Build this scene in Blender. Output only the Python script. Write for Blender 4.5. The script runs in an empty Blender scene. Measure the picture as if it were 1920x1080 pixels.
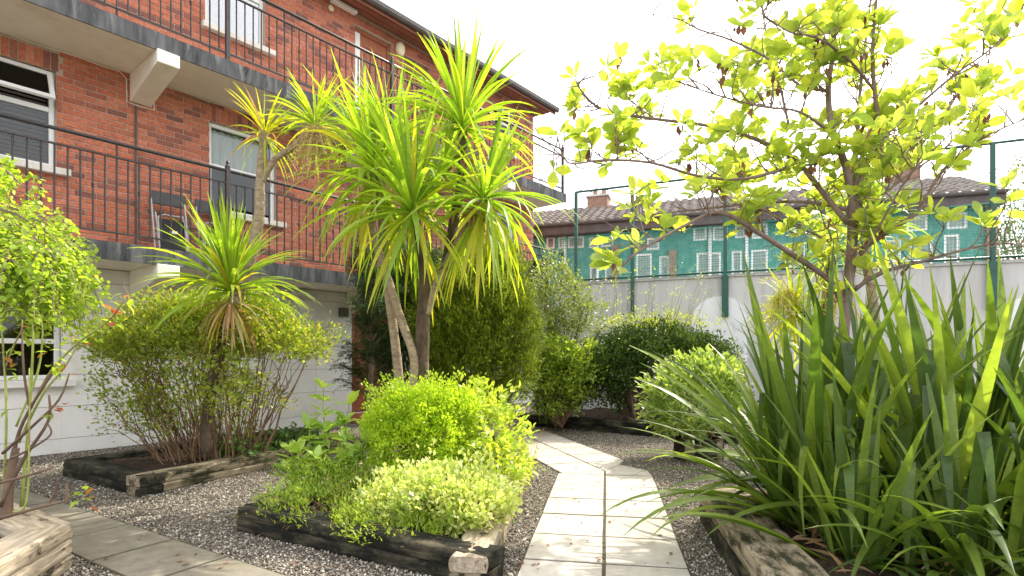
import bpy, math, random
import numpy as np
from mathutils import Vector, Matrix, noise

random.seed(7); rng = np.random.default_rng(7)
SC = bpy.context.scene
COL = SC.collection

# ------------------------------------------------------------------ camera, sky, sun, exposure
FPX, CX, HY, H = 1049.0, 960.0, 665.0, 1.2          # focal length in photo pixels, principal column, horizon row, eye height
cam_d = bpy.data.cameras.new('camera'); cam = bpy.data.objects.new('camera', cam_d); COL.objects.link(cam)
cam.location = (0, 0, H); cam.rotation_euler = (math.pi/2, 0, 0)
cam_d.sensor_width = 36; cam_d.lens = 36*FPX/1920; cam_d.shift_y = (HY-540)/1920; cam_d.clip_end = 500; cam_d.clip_start = 0.05
SC.camera = cam
SUN_EL = math.radians(46); SUN_AZ = math.radians(45)   # azimuth from +Y towards +X
sd = Vector((math.sin(SUN_AZ)*math.cos(SUN_EL), math.cos(SUN_AZ)*math.cos(SUN_EL), math.sin(SUN_EL)))
W = bpy.data.worlds.new('World'); SC.world = W; W.use_nodes = True
wn = W.node_tree.nodes; wl = W.node_tree.links
bg = wn['Background']; sky = wn.new('ShaderNodeTexSky'); sky.sky_type = 'NISHITA'; sky.sun_disc = False
sky.sun_elevation = SUN_EL; sky.sun_rotation = SUN_AZ; sky.air_density = 0.7; sky.dust_density = 7.0; sky.ozone_density = 1.0
veil = wn.new('ShaderNodeMixRGB'); veil.inputs['Fac'].default_value = 0.55; veil.inputs['Color2'].default_value = (12.0, 12.0, 12.0, 1)  # thin bright cloud over the whole sky
wl.new(sky.outputs['Color'], veil.inputs['Color1']); wl.new(veil.outputs['Color'], bg.inputs['Color'])
bg.inputs['Strength'].default_value = 0.15
sl = bpy.data.lights.new('sun', 'SUN'); sl.energy = 3.6; sl.angle = math.radians(0.6); sl.color = (1.0, 0.92, 0.78)
so = bpy.data.objects.new('sun', sl); COL.objects.link(so); so.rotation_euler = (-sd).to_track_quat('-Z', 'Y').to_euler(); so.location = sd*60
SC.view_settings.view_transform = 'Standard'; SC.view_settings.look = 'None'; SC.view_settings.gamma = 1.0
SC.view_settings.use_curve_mapping = False; SC.view_settings.exposure = 0.96
SC.render.engine = 'CYCLES'
SC.cycles.use_denoising = True
SC.cycles.max_bounces = 8; SC.cycles.transparent_max_bounces = 12; SC.cycles.transmission_bounces = 6; SC.cycles.diffuse_bounces = 5

# ------------------------------------------------------------------ pixel helpers (photo pixel -> direction; distance always from ground, wall or size)
def at(u, v, d): return Vector(((u-CX)/FPX*d, d, H+(HY-v)/FPX*d))
def gr(u, v, z=0.0): return at(u, v, (H-z)*FPX/(v-HY))

# ------------------------------------------------------------------ materials
def newmat(name):
    m = bpy.data.materials.new(name); m.use_nodes = True
    return m, m.node_tree.nodes, m.node_tree.links, m.node_tree.nodes['Principled BSDF']
def coords(n, l, stretch=(1, 1, 1), perobj=True, world=False):
    if world:
        tc = n.new('ShaderNodeNewGeometry').outputs['Position']
    else:
        tc = n.new('ShaderNodeTexCoord').outputs['Object']
    mp = n.new('ShaderNodeMapping'); mp.inputs['Scale'].default_value = stretch
    l.new(tc, mp.inputs['Vector'])
    if perobj and not world:
        oi = n.new('ShaderNodeObjectInfo'); mu = n.new('ShaderNodeMath'); mu.operation = 'MULTIPLY'; mu.inputs[1].default_value = 37.0
        l.new(oi.outputs['Random'], mu.inputs[0]); l.new(mu.outputs[0], mp.inputs['Location'])
    return mp.outputs['Vector']
def rgb(c): return (c[0], c[1], c[2], 1)
def surf(name, c1, c2, scale=4, rough=.8, bump=.3, stretch=(1, 1, 1), c3=None, c3scale=1.2, c3pos=(.55, .7), bscale=None, spec=.3, world=False, tint=0.0, bdist=.01, detail=8):
    m, n, l, b = newmat(name)
    v = coords(n, l, stretch, world=world)
    tx = n.new('ShaderNodeTexNoise'); tx.inputs['Scale'].default_value = scale; tx.inputs['Detail'].default_value = detail; tx.inputs['Roughness'].default_value = .65
    l.new(v, tx.inputs['Vector'])
    rp = n.new('ShaderNodeValToRGB'); rp.color_ramp.elements[0].position = .35; rp.color_ramp.elements[1].position = .65
    rp.color_ramp.elements[0].color = rgb(c1); rp.color_ramp.elements[1].color = rgb(c2)
    l.new(tx.outputs['Fac'], rp.inputs['Fac']); col = rp.outputs['Color']
    if c3:
        t3 = n.new('ShaderNodeTexNoise'); t3.inputs['Scale'].default_value = c3scale; t3.inputs['Detail'].default_value = 6; t3.inputs['Roughness'].default_value = .7
        l.new(v, t3.inputs['Vector'])
        r3 = n.new('ShaderNodeValToRGB'); r3.color_ramp.elements[0].position = c3pos[0]; r3.color_ramp.elements[1].position = c3pos[1]
        l.new(t3.outputs['Fac'], r3.inputs['Fac'])
        mx = n.new('ShaderNodeMixRGB'); l.new(r3.outputs['Color'], mx.inputs['Fac']); l.new(col, mx.inputs['Color1']); mx.inputs['Color2'].default_value = rgb(c3)
        col = mx.outputs['Color']
    if tint:
        oi = n.new('ShaderNodeObjectInfo'); hs = n.new('ShaderNodeHueSaturation')
        mr = n.new('ShaderNodeMapRange'); mr.inputs['To Min'].default_value = 1-tint; mr.inputs['To Max'].default_value = 1+tint
        l.new(oi.outputs['Random'], mr.inputs['Value']); l.new(mr.outputs[0], hs.inputs['Value']); l.new(col, hs.inputs['Color']); col = hs.outputs['Color']
    l.new(col, b.inputs['Base Color']); b.inputs['Roughness'].default_value = rough; b.inputs['Specular IOR Level'].default_value = spec
    if bump:
        tb = n.new('ShaderNodeTexNoise'); tb.inputs['Scale'].default_value = bscale or scale*3; tb.inputs['Detail'].default_value = 8
        l.new(v, tb.inputs['Vector'])
        bp = n.new('ShaderNodeBump'); bp.inputs['Strength'].default_value = bump; bp.inputs['Distance'].default_value = bdist
        l.new(tb.outputs['Fac'], bp.inputs['Height']); l.new(bp.outputs['Normal'], b.inputs['Normal'])
    return m
def fac_tint(n, l):
    at_ = n.new('ShaderNodeAttribute'); at_.attribute_name = 'tint'
    oi = n.new('ShaderNodeObjectInfo'); ad = n.new('ShaderNodeMath'); ad.operation = 'ADD'
    l.new(at_.outputs['Fac'], ad.inputs[0]); l.new(oi.outputs['Random'], ad.inputs[1])
    fr = n.new('ShaderNodeMath'); fr.operation = 'FRACT'; l.new(ad.outputs[0], fr.inputs[0])
    return fr.outputs[0]
def ramp(n, l, fac, cols):
    rp = n.new('ShaderNodeValToRGB'); e = rp.color_ramp.elements
    e[0].position = 0; e[0].color = rgb(cols[0]); e[1].position = 1; e[1].color = rgb(cols[-1])
    for i, c in enumerate(cols[1:-1]):
        x = e.new((i+1)/(len(cols)-1)); x.color = rgb(c)
    l.new(fac, rp.inputs['Fac']); return rp.outputs['Color']
def leafmat(name, cols, trans=.45, tcol=(1.25, 1.2, .55), rough=.42, spec=.45, stripe=False):
    m, n, l, b = newmat(name)
    c = ramp(n, l, fac_tint(n, l), cols)
    nz = n.new('ShaderNodeTexNoise'); nz.inputs['Scale'].default_value = 9
    l.new(coords(n, l, (6, 1, 6) if stripe else (1, 1, 1)), nz.inputs['Vector'])
    mr = n.new('ShaderNodeMapRange'); mr.inputs['To Min'].default_value = .72; mr.inputs['To Max'].default_value = 1.28
    l.new(nz.outputs['Fac'], mr.inputs['Value'])
    hs = n.new('ShaderNodeHueSaturation'); l.new(mr.outputs[0], hs.inputs['Value']); l.new(c, hs.inputs['Color']); c = hs.outputs['Color']
    l.new(c, b.inputs['Base Color']); b.inputs['Roughness'].default_value = rough; b.inputs['Specular IOR Level'].default_value = spec
    tr = n.new('ShaderNodeBsdfTranslucent'); mu = n.new('ShaderNodeMixRGB'); mu.blend_type = 'MULTIPLY'; mu.inputs['Fac'].default_value = 1
    l.new(c, mu.inputs['Color1']); mu.inputs['Color2'].default_value = rgb([x*1.6 for x in tcol]); l.new(mu.outputs['Color'], tr.inputs['Color'])
    ms = n.new('ShaderNodeMixShader'); ms.inputs['Fac'].default_value = trans
    l.new(b.outputs['BSDF'], ms.inputs[1]); l.new(tr.outputs['BSDF'], ms.inputs[2]); l.new(ms.outputs['Shader'], n['Material Output'].inputs['Surface'])
    return m
def tintmat(name, cols, rough=.85, bump=.3, bscale=60, spec=.3, noise_amt=.25, nscale=18):
    m, n, l, b = newmat(name)
    c = ramp(n, l, fac_tint(n, l), cols)
    v = coords(n, l, perobj=False, world=True)
    nz = n.new('ShaderNodeTexNoise'); nz.inputs['Scale'].default_value = nscale; nz.inputs['Detail'].default_value = 8; l.new(v, nz.inputs['Vector'])
    mr = n.new('ShaderNodeMapRange'); mr.inputs['From Min'].default_value = .25; mr.inputs['From Max'].default_value = .75; mr.inputs['To Min'].default_value = 1-noise_amt; mr.inputs['To Max'].default_value = 1+noise_amt
    l.new(nz.outputs['Fac'], mr.inputs['Value']); hs = n.new('ShaderNodeHueSaturation'); l.new(mr.outputs[0], hs.inputs['Value']); l.new(c, hs.inputs['Color'])
    l.new(hs.outputs['Color'], b.inputs['Base Color']); b.inputs['Roughness'].default_value = rough; b.inputs['Specular IOR Level'].default_value = spec
    if bump:
        tb = n.new('ShaderNodeTexNoise'); tb.inputs['Scale'].default_value = bscale; l.new(v, tb.inputs['Vector'])
        bp = n.new('ShaderNodeBump'); bp.inputs['Strength'].default_value = bump; bp.inputs['Distance'].default_value = .004
        l.new(tb.outputs['Fac'], bp.inputs['Height']); l.new(bp.outputs['Normal'], b.inputs['Normal'])
    return m
def glassmat(name, tintc=(.85, .88, .88), refl=.0):
    m, n, l, b = newmat(name)
    tr = n.new('ShaderNodeBsdfTransparent'); tr.inputs['Color'].default_value = rgb(tintc)
    gl = n.new('ShaderNodeBsdfGlossy'); gl.inputs['Roughness'].default_value = .03
    fr = n.new('ShaderNodeFresnel'); fr.inputs['IOR'].default_value = 1.5
    ad = n.new('ShaderNodeMath'); ad.operation = 'ADD'; ad.inputs[1].default_value = refl; l.new(fr.outputs[0], ad.inputs[0])
    ms = n.new('ShaderNodeMixShader'); l.new(ad.outputs[0], ms.inputs['Fac']); l.new(tr.outputs[0], ms.inputs[1]); l.new(gl.outputs[0], ms.inputs[2])
    l.new(ms.outputs[0], n['Material Output'].inputs['Surface']); return m

M = {}
M['brick'] = tintmat('brick', [(.42, .125, .075), (.50, .165, .095), (.45, .14, .08), (.54, .20, .125), (.48, .155, .09), (.33, .11, .075), (.20, .09, .075), (.51, .175, .10)], rough=.9, noise_amt=.3, nscale=25)
M['mortar'] = surf('mortar', (.40, .31, .25), (.50, .40, .32), 30, .95, .4)
M['cream'] = surf('cream_paint', (.76, .72, .62), (.85, .81, .72), 3, .75, .08, c3=(.55, .50, .40), c3scale=1.0, c3pos=(.55, .8))
M['whitewall'] = surf('white_wall_paint', (.74, .72, .70), (.82, .80, .78), 2.2, .7, .12, bscale=60, c3=(.52, .50, .44), c3scale=1.3, c3pos=(.52, .85), tint=.04)
M['joint'] = surf('wall_joint', (.34, .32, .29), (.45, .42, .39), 8, .9, .1)
M['slabedge'] = surf('stained_slab_edge', (.022, .024, .028), (.13, .135, .14), 5, .85, .3, stretch=(1.6, 1, .22), c3=(.26, .255, .25), c3scale=3.5, c3pos=(.56, .72))
M['upvc'] = surf('white_window_plastic', (.80, .80, .80), (.84, .84, .84), 3, .35, 0, spec=.5)
M['sill'] = surf('sill_stone', (.62, .58, .52), (.74, .70, .63), 9, .8, .2, c3=(.42, .39, .33), c3scale=3)
M['glass'] = glassmat('window_glass')
M['glass_sky'] = glassmat('coated_window_glass', refl=.3)
M['rail'] = surf('black_railing_paint', (.018, .016, .016), (.04, .034, .032), 14, .42, .15, c3=(.10, .05, .03), c3scale=7, c3pos=(.66, .74), spec=.5)
M['door'] = surf('red_brown_door_wood', (.28, .085, .035), (.38, .12, .05), 6, .45, .15, stretch=(8, 8, 1), spec=.5)
M['doorframe'] = surf('grey_blue_door_frame', (.20, .25, .27), (.26, .31, .33), 6, .6, .05)
M['interior'] = surf('room_plaster', (.30, .28, .25), (.34, .32, .29), 2, .9, 0)
M['blind'] = surf('dark_blind', (.10, .07, .06), (.14, .10, .085), 5, .6, 0)
M['curtain'] = surf('pale_curtain', (.68, .68, .64), (.78, .78, .74), 4, .9, .05, stretch=(8, 8, 1))
M['ivory'] = surf('ivory_plastic', (.72, .66, .45), (.78, .72, .5), 4, .4, 0)
M['gutter'] = surf('dark_gutter', (.07, .06, .06), (.11, .095, .09), 5, .5, .05, spec=.4)
M['soffit'] = surf('red_brown_soffit_board', (.26, .10, .07), (.32, .13, .09), 5, .6, .1, stretch=(1, 6, 6))
M['oldbrick'] = surf('brown_old_brick', (.24, .15, .11), (.36, .24, .18), 14, .9, .3)
M['rooft'] = tintmat('roof_tile', [(.19, .165, .15), (.26, .225, .205), (.21, .185, .165), (.30, .26, .235)], rough=.9)
M['teal'] = surf('teal_house_wall', (.07, .24, .21), (.14, .34, .30), 6, .85, .2, c3=(.22, .42, .38), c3scale=3)
M['net'] = surf('green_net', (.03, .30, .235), (.05, .36, .29), 5, .6, 0)
M['fence'] = surf('green_post_paint', (.012, .075, .055), (.02, .10, .075), 7, .45, .08, spec=.5)
M['concrete'] = surf('pale_concrete_wall', (.50, .49, .485), (.62, .61, .60), 2.5, .9, .25, stretch=(1.6, 1.6, .16), c3=(.36, .355, .34), c3scale=2.4, c3pos=(.50, .78))
M['archpaint'] = surf('white_arch_paint', (.78, .79, .82), (.84, .85, .87), 3, .75, .12, c3=(.55, .56, .58), c3scale=2)
M['slab'] = surf('pale_paving', (.36, .325, .28), (.50, .46, .41), 7, .85, .3, c3=(.33, .29, .23), c3scale=3.2, c3pos=(.56, .85), tint=.08, bscale=130, bdist=.004)
M['slab2'] = surf('brown_paving', (.17, .15, .12), (.25, .225, .18), 9, .9, .35, c3=(.18, .16, .10), c3scale=3.0, c3pos=(.5, .8), tint=.10, bscale=140, bdist=.004)
M['jointmoss'] = surf('joint_dirt', (.05, .045, .03), (.10, .085, .05), 20, .95, .5)
M['pebble'] = tintmat('gravel_pebbles', [(.03, .026, .022), (.50, .45, .37), (.07, .058, .047), (.20, .17, .135), (.66, .61, .53), (.05, .042, .035), (.32, .27, .21), (.12, .10, .08)], rough=.8, bump=0)
M['ground'] = surf('gravel_bed', (.035, .028, .022), (.20, .17, .135), 70, .95, .8, world=True, c3=(.5, .46, .4), c3scale=95, c3pos=(.56, .62), bscale=90, bdist=.02)
M['soil'] = surf('dark_soil', (.022, .016, .011), (.07, .045, .028), 22, .95, .9, c3=(.16, .09, .045), c3scale=30, c3pos=(.58, .66), bscale=45, bdist=.03)
def woodmat(name, pale, mid, dark, pos):
    m, n, l, b = newmat(name)
    v = coords(n, l, (1.2, 14, 14)); v2 = coords(n, l, (1.3, 3.5, 3.5))
    t1 = n.new('ShaderNodeTexNoise'); t1.inputs['Scale'].default_value = 3; t1.inputs['Detail'].default_value = 10; t1.inputs['Roughness'].default_value = .7; l.new(v, t1.inputs['Vector'])
    r1 = n.new('ShaderNodeValToRGB'); r1.color_ramp.elements[0].position = .36; r1.color_ramp.elements[1].position = .62
    r1.color_ramp.elements[0].color = rgb(mid); r1.color_ramp.elements[1].color = rgb(pale); l.new(t1.outputs['Fac'], r1.inputs['Fac'])
    t2 = n.new('ShaderNodeTexNoise'); t2.inputs['Scale'].default_value = 2.4; t2.inputs['Detail'].default_value = 9; t2.inputs['Roughness'].default_value = .72; l.new(v2, t2.inputs['Vector'])
    r2 = n.new('ShaderNodeValToRGB'); r2.color_ramp.elements[0].position = pos[0]; r2.color_ramp.elements[1].position = pos[1]; l.new(t2.outputs['Fac'], r2.inputs['Fac'])
    mx = n.new('ShaderNodeMixRGB'); l.new(r2.outputs['Color'], mx.inputs['Fac']); l.new(r1.outputs['Color'], mx.inputs['Color1']); mx.inputs['Color2'].default_value = rgb(dark)
    l.new(mx.outputs['Color'], b.inputs['Base Color']); b.inputs['Roughness'].default_value = .9; b.inputs['Specular IOR Level'].default_value = .2
    bp = n.new('ShaderNodeBump'); bp.inputs['Strength'].default_value = .9; bp.inputs['Distance'].default_value = .012
    l.new(t1.outputs['Fac'], bp.inputs['Height']); l.new(bp.outputs['Normal'], b.inputs['Normal'])
    return m
M['sleeper_pale'] = woodmat('weathered_sleeper', (.52, .44, .33), (.26, .20, .14), (.05, .04, .03), (.56, .62))
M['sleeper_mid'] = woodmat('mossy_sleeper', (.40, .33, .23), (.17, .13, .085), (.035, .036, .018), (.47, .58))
M['sleeper_dark'] = woodmat('tarred_shaded_sleeper', (.13, .11, .07), (.04, .036, .026), (.012, .012, .009), (.36, .55))  # black tar tone, also used to put shade into bed fronts
M['bark'] = surf('brown_bark', (.13, .085, .06), (.25, .175, .13), 9, .9, .7, stretch=(1, 1, .35), c3=(.33, .26, .21), c3scale=4, c3pos=(.55, .75), bscale=22, bdist=.02)
M['magbark'] = surf('magnolia_bark', (.17, .115, .10), (.27, .195, .17), 9, .85, .5, c3=(.30, .24, .22), c3scale=5, c3pos=(.55, .75), bscale=30)
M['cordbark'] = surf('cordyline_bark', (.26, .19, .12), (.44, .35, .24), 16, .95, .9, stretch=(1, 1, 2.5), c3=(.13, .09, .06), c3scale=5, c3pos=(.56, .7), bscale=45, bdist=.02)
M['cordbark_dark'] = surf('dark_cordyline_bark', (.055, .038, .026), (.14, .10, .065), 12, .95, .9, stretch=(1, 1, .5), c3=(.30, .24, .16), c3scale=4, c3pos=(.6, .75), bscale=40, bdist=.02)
M['twig'] = surf('thin_twig', (.16, .09, .055), (.27, .17, .10), 8, .85, .2)
M['cane'] = surf('green_rose_cane', (.20, .26, .05), (.34, .38, .09), 5, .5, .15, c3=(.22, .11, .06), c3scale=3, c3pos=(.5, .65))
M['caneold'] = surf('old_rose_cane', (.11, .07, .05), (.19, .125, .085), 7, .75, .3)
# leaves
M['cord'] = leafmat('cordyline_leaf', [(.15, .25, .026), (.24, .36, .032), (.33, .44, .045), (.20, .31, .03), (.42, .49, .06)], .48, tcol=(1.15, 1.2, .5), stripe=True)
M['cordy'] = leafmat('yellowing_cordyline_leaf', [(.38, .42, .04), (.48, .45, .04), (.32, .42, .04), (.50, .40, .05)], .5, tcol=(1.1, 1.1, .4), stripe=True)
M['corddead'] = leafmat('dead_cordyline_leaf', [(.36, .22, .10), (.48, .32, .17), (.30, .17, .08), (.46, .35, .22)], .25, tcol=(1.1, .9, .6), rough=.8, spec=.1, stripe=True)
M['panicle'] = leafmat('dried_flower_stalk', [(.50, .40, .24), (.62, .52, .34), (.44, .34, .16)], .3, tcol=(1.1, .95, .6), rough=.9, spec=.1)
M['flax'] = leafmat('flax_leaf', [(.045, .085, .02), (.08, .14, .026), (.15, .22, .036), (.06, .11, .024), (.25, .33, .055), (.10, .16, .03)], .42, tcol=(1.2, 1.2, .45), rough=.36, spec=.5, stripe=True)
M['mag'] = leafmat('magnolia_leaf', [(.28, .37, .09), (.40, .47, .10), (.52, .55, .10), (.34, .43, .12), (.22, .31, .08), (.46, .50, .16)], .52, tcol=(1.12, 1.12, .45))
M['deadpetal'] = leafmat('withered_flower', [(.14, .07, .055), (.22, .12, .09), (.28, .17, .12)], .2, tcol=(1.1, .8, .6), rough=.9, spec=.1)
M['birch'] = leafmat('birch_leaf', [(.20, .32, .04), (.29, .41, .05), (.38, .48, .07), (.25, .37, .05)], .5)
M['golden'] = leafmat('golden_shrub_leaf', [(.26, .38, .03), (.38, .50, .04), (.50, .58, .05), (.32, .45, .035)], .45, tcol=(1.1, 1.15, .45))
M['limeleaf'] = leafmat('lime_shrub_leaf', [(.26, .38, .05), (.38, .48, .07), (.48, .54, .10), (.20, .30, .04)], .45)
M['varieg'] = leafmat('cream_variegated_leaf', [(.30, .40, .08), (.60, .62, .30), (.50, .56, .20), (.22, .33, .06), (.72, .72, .45)], .4)
M['heath'] = leafmat('low_green_leaf', [(.15, .24, .035), (.25, .35, .05), (.36, .43, .07)], .4)
M['rhodo'] = leafmat('whorled_shrub_leaf', [(.20, .32, .06), (.30, .44, .08), (.42, .54, .13), (.24, .36, .08)], .42, rough=.35)
M['abelia'] = leafmat('yellow_green_small_leaf', [(.17, .26, .037), (.27, .35, .047), (.39, .42, .057), (.15, .24, .037), (.36, .29, .07)], .45, tcol=(1.1, 1.1, .5))
M['ivy'] = leafmat('dark_ivy_leaf', [(.045, .10, .025), (.08, .16, .035), (.12, .20, .05)], .3, rough=.35)
M['yew'] = leafmat('dark_yew_needles', [(.025, .06, .02), (.045, .09, .026), (.07, .12, .035)], .25)
M['conifer'] = leafmat('golden_conifer_spray', [(.075, .125, .018), (.12, .18, .022), (.18, .24, .028), (.25, .29, .03)], .35)
M['pitto'] = leafmat('grey_green_leaf', [(.11, .16, .05), (.19, .24, .08), (.28, .33, .12)], .35, rough=.35)
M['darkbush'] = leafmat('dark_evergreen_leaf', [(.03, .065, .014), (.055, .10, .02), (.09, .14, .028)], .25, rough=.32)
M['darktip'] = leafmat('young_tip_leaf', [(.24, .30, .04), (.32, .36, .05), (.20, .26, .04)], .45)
M['potleaf'] = leafmat('glossy_pot_leaf', [(.20, .30, .07), (.28, .38, .10), (.36, .45, .14), (.15, .24, .05)], .35, rough=.3, spec=.6)
M['rosered'] = leafmat('red_rose_leaf', [(.32, .08, .05), (.36, .14, .05), (.28, .22, .05)], .45, tcol=(1.2, .8, .5))
M['fartree'] = leafmat('far_tree_leaf', [(.10, .13, .05), (.15, .18, .07)], .3)

# ------------------------------------------------------------------ mesh helpers
def link(o, parent=None):
    COL.objects.link(o)
    if parent is not None: o.parent = parent
    return o
def tag(o, label=None, cat=None, group=None, kind=None):
    if label: o['label'] = label
    if cat: o['category'] = cat
    if group: o['group'] = group
    if kind: o['kind'] = kind
    return o
def thing(name, label, cat, loc=(0, 0, 0), rotz=0, group=None):
    o = bpy.data.objects.new(name, None); o.empty_display_size = .1; link(o); o.location = loc; o.rotation_euler = (0, 0, rotz)
    return tag(o, label, cat, group)
def setmat(me, mat): me.materials.append(M[mat] if isinstance(mat, str) else mat)
class MB:
    def __init__(s): s.v = []; s.f = []; s.t = []
    def add(s, vs, fs, tint=0.):
        o = len(s.v); s.v += [tuple(x) for x in vs]; s.f += [tuple(i+o for i in f) for f in fs]; s.t += [tint]*len(fs)
        return s
    def box(s, x0, x1, y0, y1, z0, z1, tint=0.):
        return s.add([(x0, y0, z0), (x1, y0, z0), (x1, y1, z0), (x0, y1, z0), (x0, y0, z1), (x1, y0, z1), (x1, y1, z1), (x0, y1, z1)],
                     [(0, 3, 2, 1), (4, 5, 6, 7), (0, 1, 5, 4), (1, 2, 6, 5), (2, 3, 7, 6), (3, 0, 4, 7)], tint)
    def cbox(s, x0, x1, y0, y1, z0, z1, c=.004, tint=0.):
        # box with its eight corners and all edges chamfered
        P = []
        for ax in range(3):
            lo = [x0, y0, z0]; hi = [x1, y1, z1]
        import bmesh
        bm = bmesh.new(); bmesh.ops.create_cube(bm, size=1)
        for vv in bm.verts: vv.co = Vector((x0+(vv.co.x+.5)*(x1-x0), y0+(vv.co.y+.5)*(y1-y0), z0+(vv.co.z+.5)*(z1-z0)))
        bmesh.ops.bevel(bm, geom=bm.edges[:]+bm.verts[:], offset=c, segments=1, affect='EDGES')
        bm.verts.index_update()
        s.add([v.co[:] for v in bm.verts], [[v.index for v in f.verts] for f in bm.faces], tint); bm.free(); return s
    def tube(s, pts, rad, n=6, tint=0., cap=True):
        pts = [Vector(p) for p in pts]; k = len(pts)
        if not hasattr(rad, '__len__'): rad = [rad]*k
        vs = []; fs = []
        d0 = (pts[1]-pts[0]).normalized(); a = d0.orthogonal().normalized()
        for i, p in enumerate(pts):
            d = (pts[min(i+1, k-1)]-pts[max(i-1, 0)])
            d = d.normalized() if d.length > 1e-9 else d0
            a = a-d*a.dot(d); a = a.normalized() if a.length > 1e-6 else d.orthogonal().normalized(); b = d.cross(a)
            for j in range(n):
                q = 2*math.pi*j/n; vs.append(p+(a*math.cos(q)+b*math.sin(q))*rad[i])
        for i in range(k-1):
            for j in range(n):
                j2 = (j+1) % n; fs.append((i*n+j, i*n+j2, (i+1)*n+j2, (i+1)*n+j))
        if cap: fs += [tuple(range(n))[::-1], tuple((k-1)*n+j for j in range(n))]
        return s.add(vs, fs, tint)
    def lathe(s, prof, n=12, c=(0, 0, 0), tint=0.):
        vs = []; fs = []
        for r, z in prof:
            for j in range(n): q = 2*math.pi*j/n; vs.append((c[0]+r*math.cos(q), c[1]+r*math.sin(q), c[2]+z))
        for i in range(len(prof)-1):
            for j in range(n): j2 = (j+1) % n; fs.append((i*n+j, i*n+j2, (i+1)*n+j2, (i+1)*n+j))
        fs += [tuple(range(n))[::-1], tuple((len(prof)-1)*n+j for j in range(n))]
        return s.add(vs, fs, tint)
    def prism(s, poly, z0, z1, tint=0.):
        n = len(poly); vs = [(p[0], p[1], z0) for p in poly]+[(p[0], p[1], z1) for p in poly]
        fs = [tuple(range(n))[::-1], tuple(range(n, 2*n))]+[(i, (i+1) % n, n+(i+1) % n, n+i) for i in range(n)]
        return s.add(vs, fs, tint)
    def mesh(s, name, mat, smooth=False):
        me = bpy.data.meshes.new(name); me.from_pydata(s.v, [], s.f); setmat(me, mat)
        if any(s.t):
            a = me.attributes.new('tint', 'FLOAT', 'FACE'); a.data.foreach_set('value', s.t)
        if smooth: me.shade_smooth()
        return me
    def build(s, name, mat, parent=None, smooth=False, kind=None):
        o = bpy.data.objects.new(name, s.mesh(name, mat, smooth)); link(o, parent)
        if kind: o['kind'] = kind
        return o
def bevel(o, w=.004, seg=2):
    md = o.modifiers.new('bevel', 'BEVEL'); md.width = w; md.segments = seg; md.limit_method = 'ANGLE'; md.angle_limit = math.radians(40); return o
def copyobj(me, name, parent, loc=(0, 0, 0), rot=(0, 0, 0), sc=1.0):
    o = bpy.data.objects.new(name, me); link(o, parent); o.location = loc; o.rotation_euler = rot
    o.scale = (sc, sc, sc) if not hasattr(sc, '__len__') else sc
    return o
def rects_minus(r, holes):
    x0, x1, z0, z1 = r; xs = sorted({x0, x1}|{min(max(h[i], x0), x1) for h in holes for i in (0, 1)}); out = []
    for a, b in zip(xs[:-1], xs[1:]):
        if b-a < 1e-6: continue
        cuts = sorted([(max(h[2], z0), min(h[3], z1)) for h in holes if h[0] < b-1e-6 and h[1] > a+1e-6 and h[3] > z0 and h[2] < z1])
        z = z0
        for c0, c1 in cuts:
            if c0 > z+1e-6: out.append((a, b, z, c0))
            z = max(z, c1)
        if z < z1-1e-6: out.append((a, b, z, z1))
    return out

# ---- leaf templates: along +Y, unit length, normal +Z
LEAF2 = (np.array([(0, 0, 0), (.5, .5, .08), (0, 1, 0), (-.5, .5, .08)], float), np.array([(0, 1, 2), (0, 2, 3)]))
LEAF6 = (np.array([(0, 0, 0), (.36, .28, .05), (0, .3, -.02), (-.36, .28, .05), (.5, .62, .04), (0, .66, -.03), (-.5, .62, .04), (0, 1, -.1)], float),
         np.array([(0, 1, 2), (0, 2, 3), (1, 4, 5), (1, 5, 2), (2, 5, 6), (2, 6, 3), (4, 7, 5), (5, 7, 6)]))
def _oval(rows):
    V = [(0, 0, 0)]; F_ = []
    for y, w in rows: V += [(w, y, .10*w+.02*math.sin(y*14)), (0, y, -.03*math.sin(y*3.1)), (-w, y, .10*w-.02*math.sin(y*11))]
    V.append((0, 1, -.06)); k = len(rows); t = len(V)-1
    F_ += [(0, 1, 2), (0, 2, 3)]
    for i in range(k-1):
        a = 1+3*i; F_ += [(a, a+3, a+4), (a, a+4, a+1), (a+1, a+4, a+5), (a+1, a+5, a+2)]
    a = 1+3*(k-1); F_ += [(a, t, a+1), (a+1, t, a+2)]
    return np.array(V, float), np.array(F_)
OVAL = _oval([(.12, .10), (.32, .30), (.52, .46), (.70, .50), (.86, .36), (.95, .18)])       # broadest past the middle
LANCE = _oval([(.10, .16), (.28, .40), (.48, .50), (.68, .42), (.86, .20)])                   # broadest at the middle
NEEDLE = (np.array([(0, 0, 0), (.5, .35, 0), (0, 1, 0), (-.5, .4, .1)], float), np.array([(0, 1, 2), (0, 2, 3)]))
def norm(a): return a/np.maximum(np.linalg.norm(a, axis=-1, keepdims=True), 1e-9)
def frames(d, roll=None):
    n = len(d); d = norm(d); up = np.tile([0., 0., 1.], (n, 1)); up[np.abs(d[:, 2]) > .95] = [1, 0, 0]
    x = norm(np.cross(d, up)); z = np.cross(x, d)
    if roll is not None:
        c, s_ = np.cos(roll)[:, None], np.sin(roll)[:, None]; x, z = x*c+z*s_, z*c-x*s_
    return x, d, z
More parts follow.
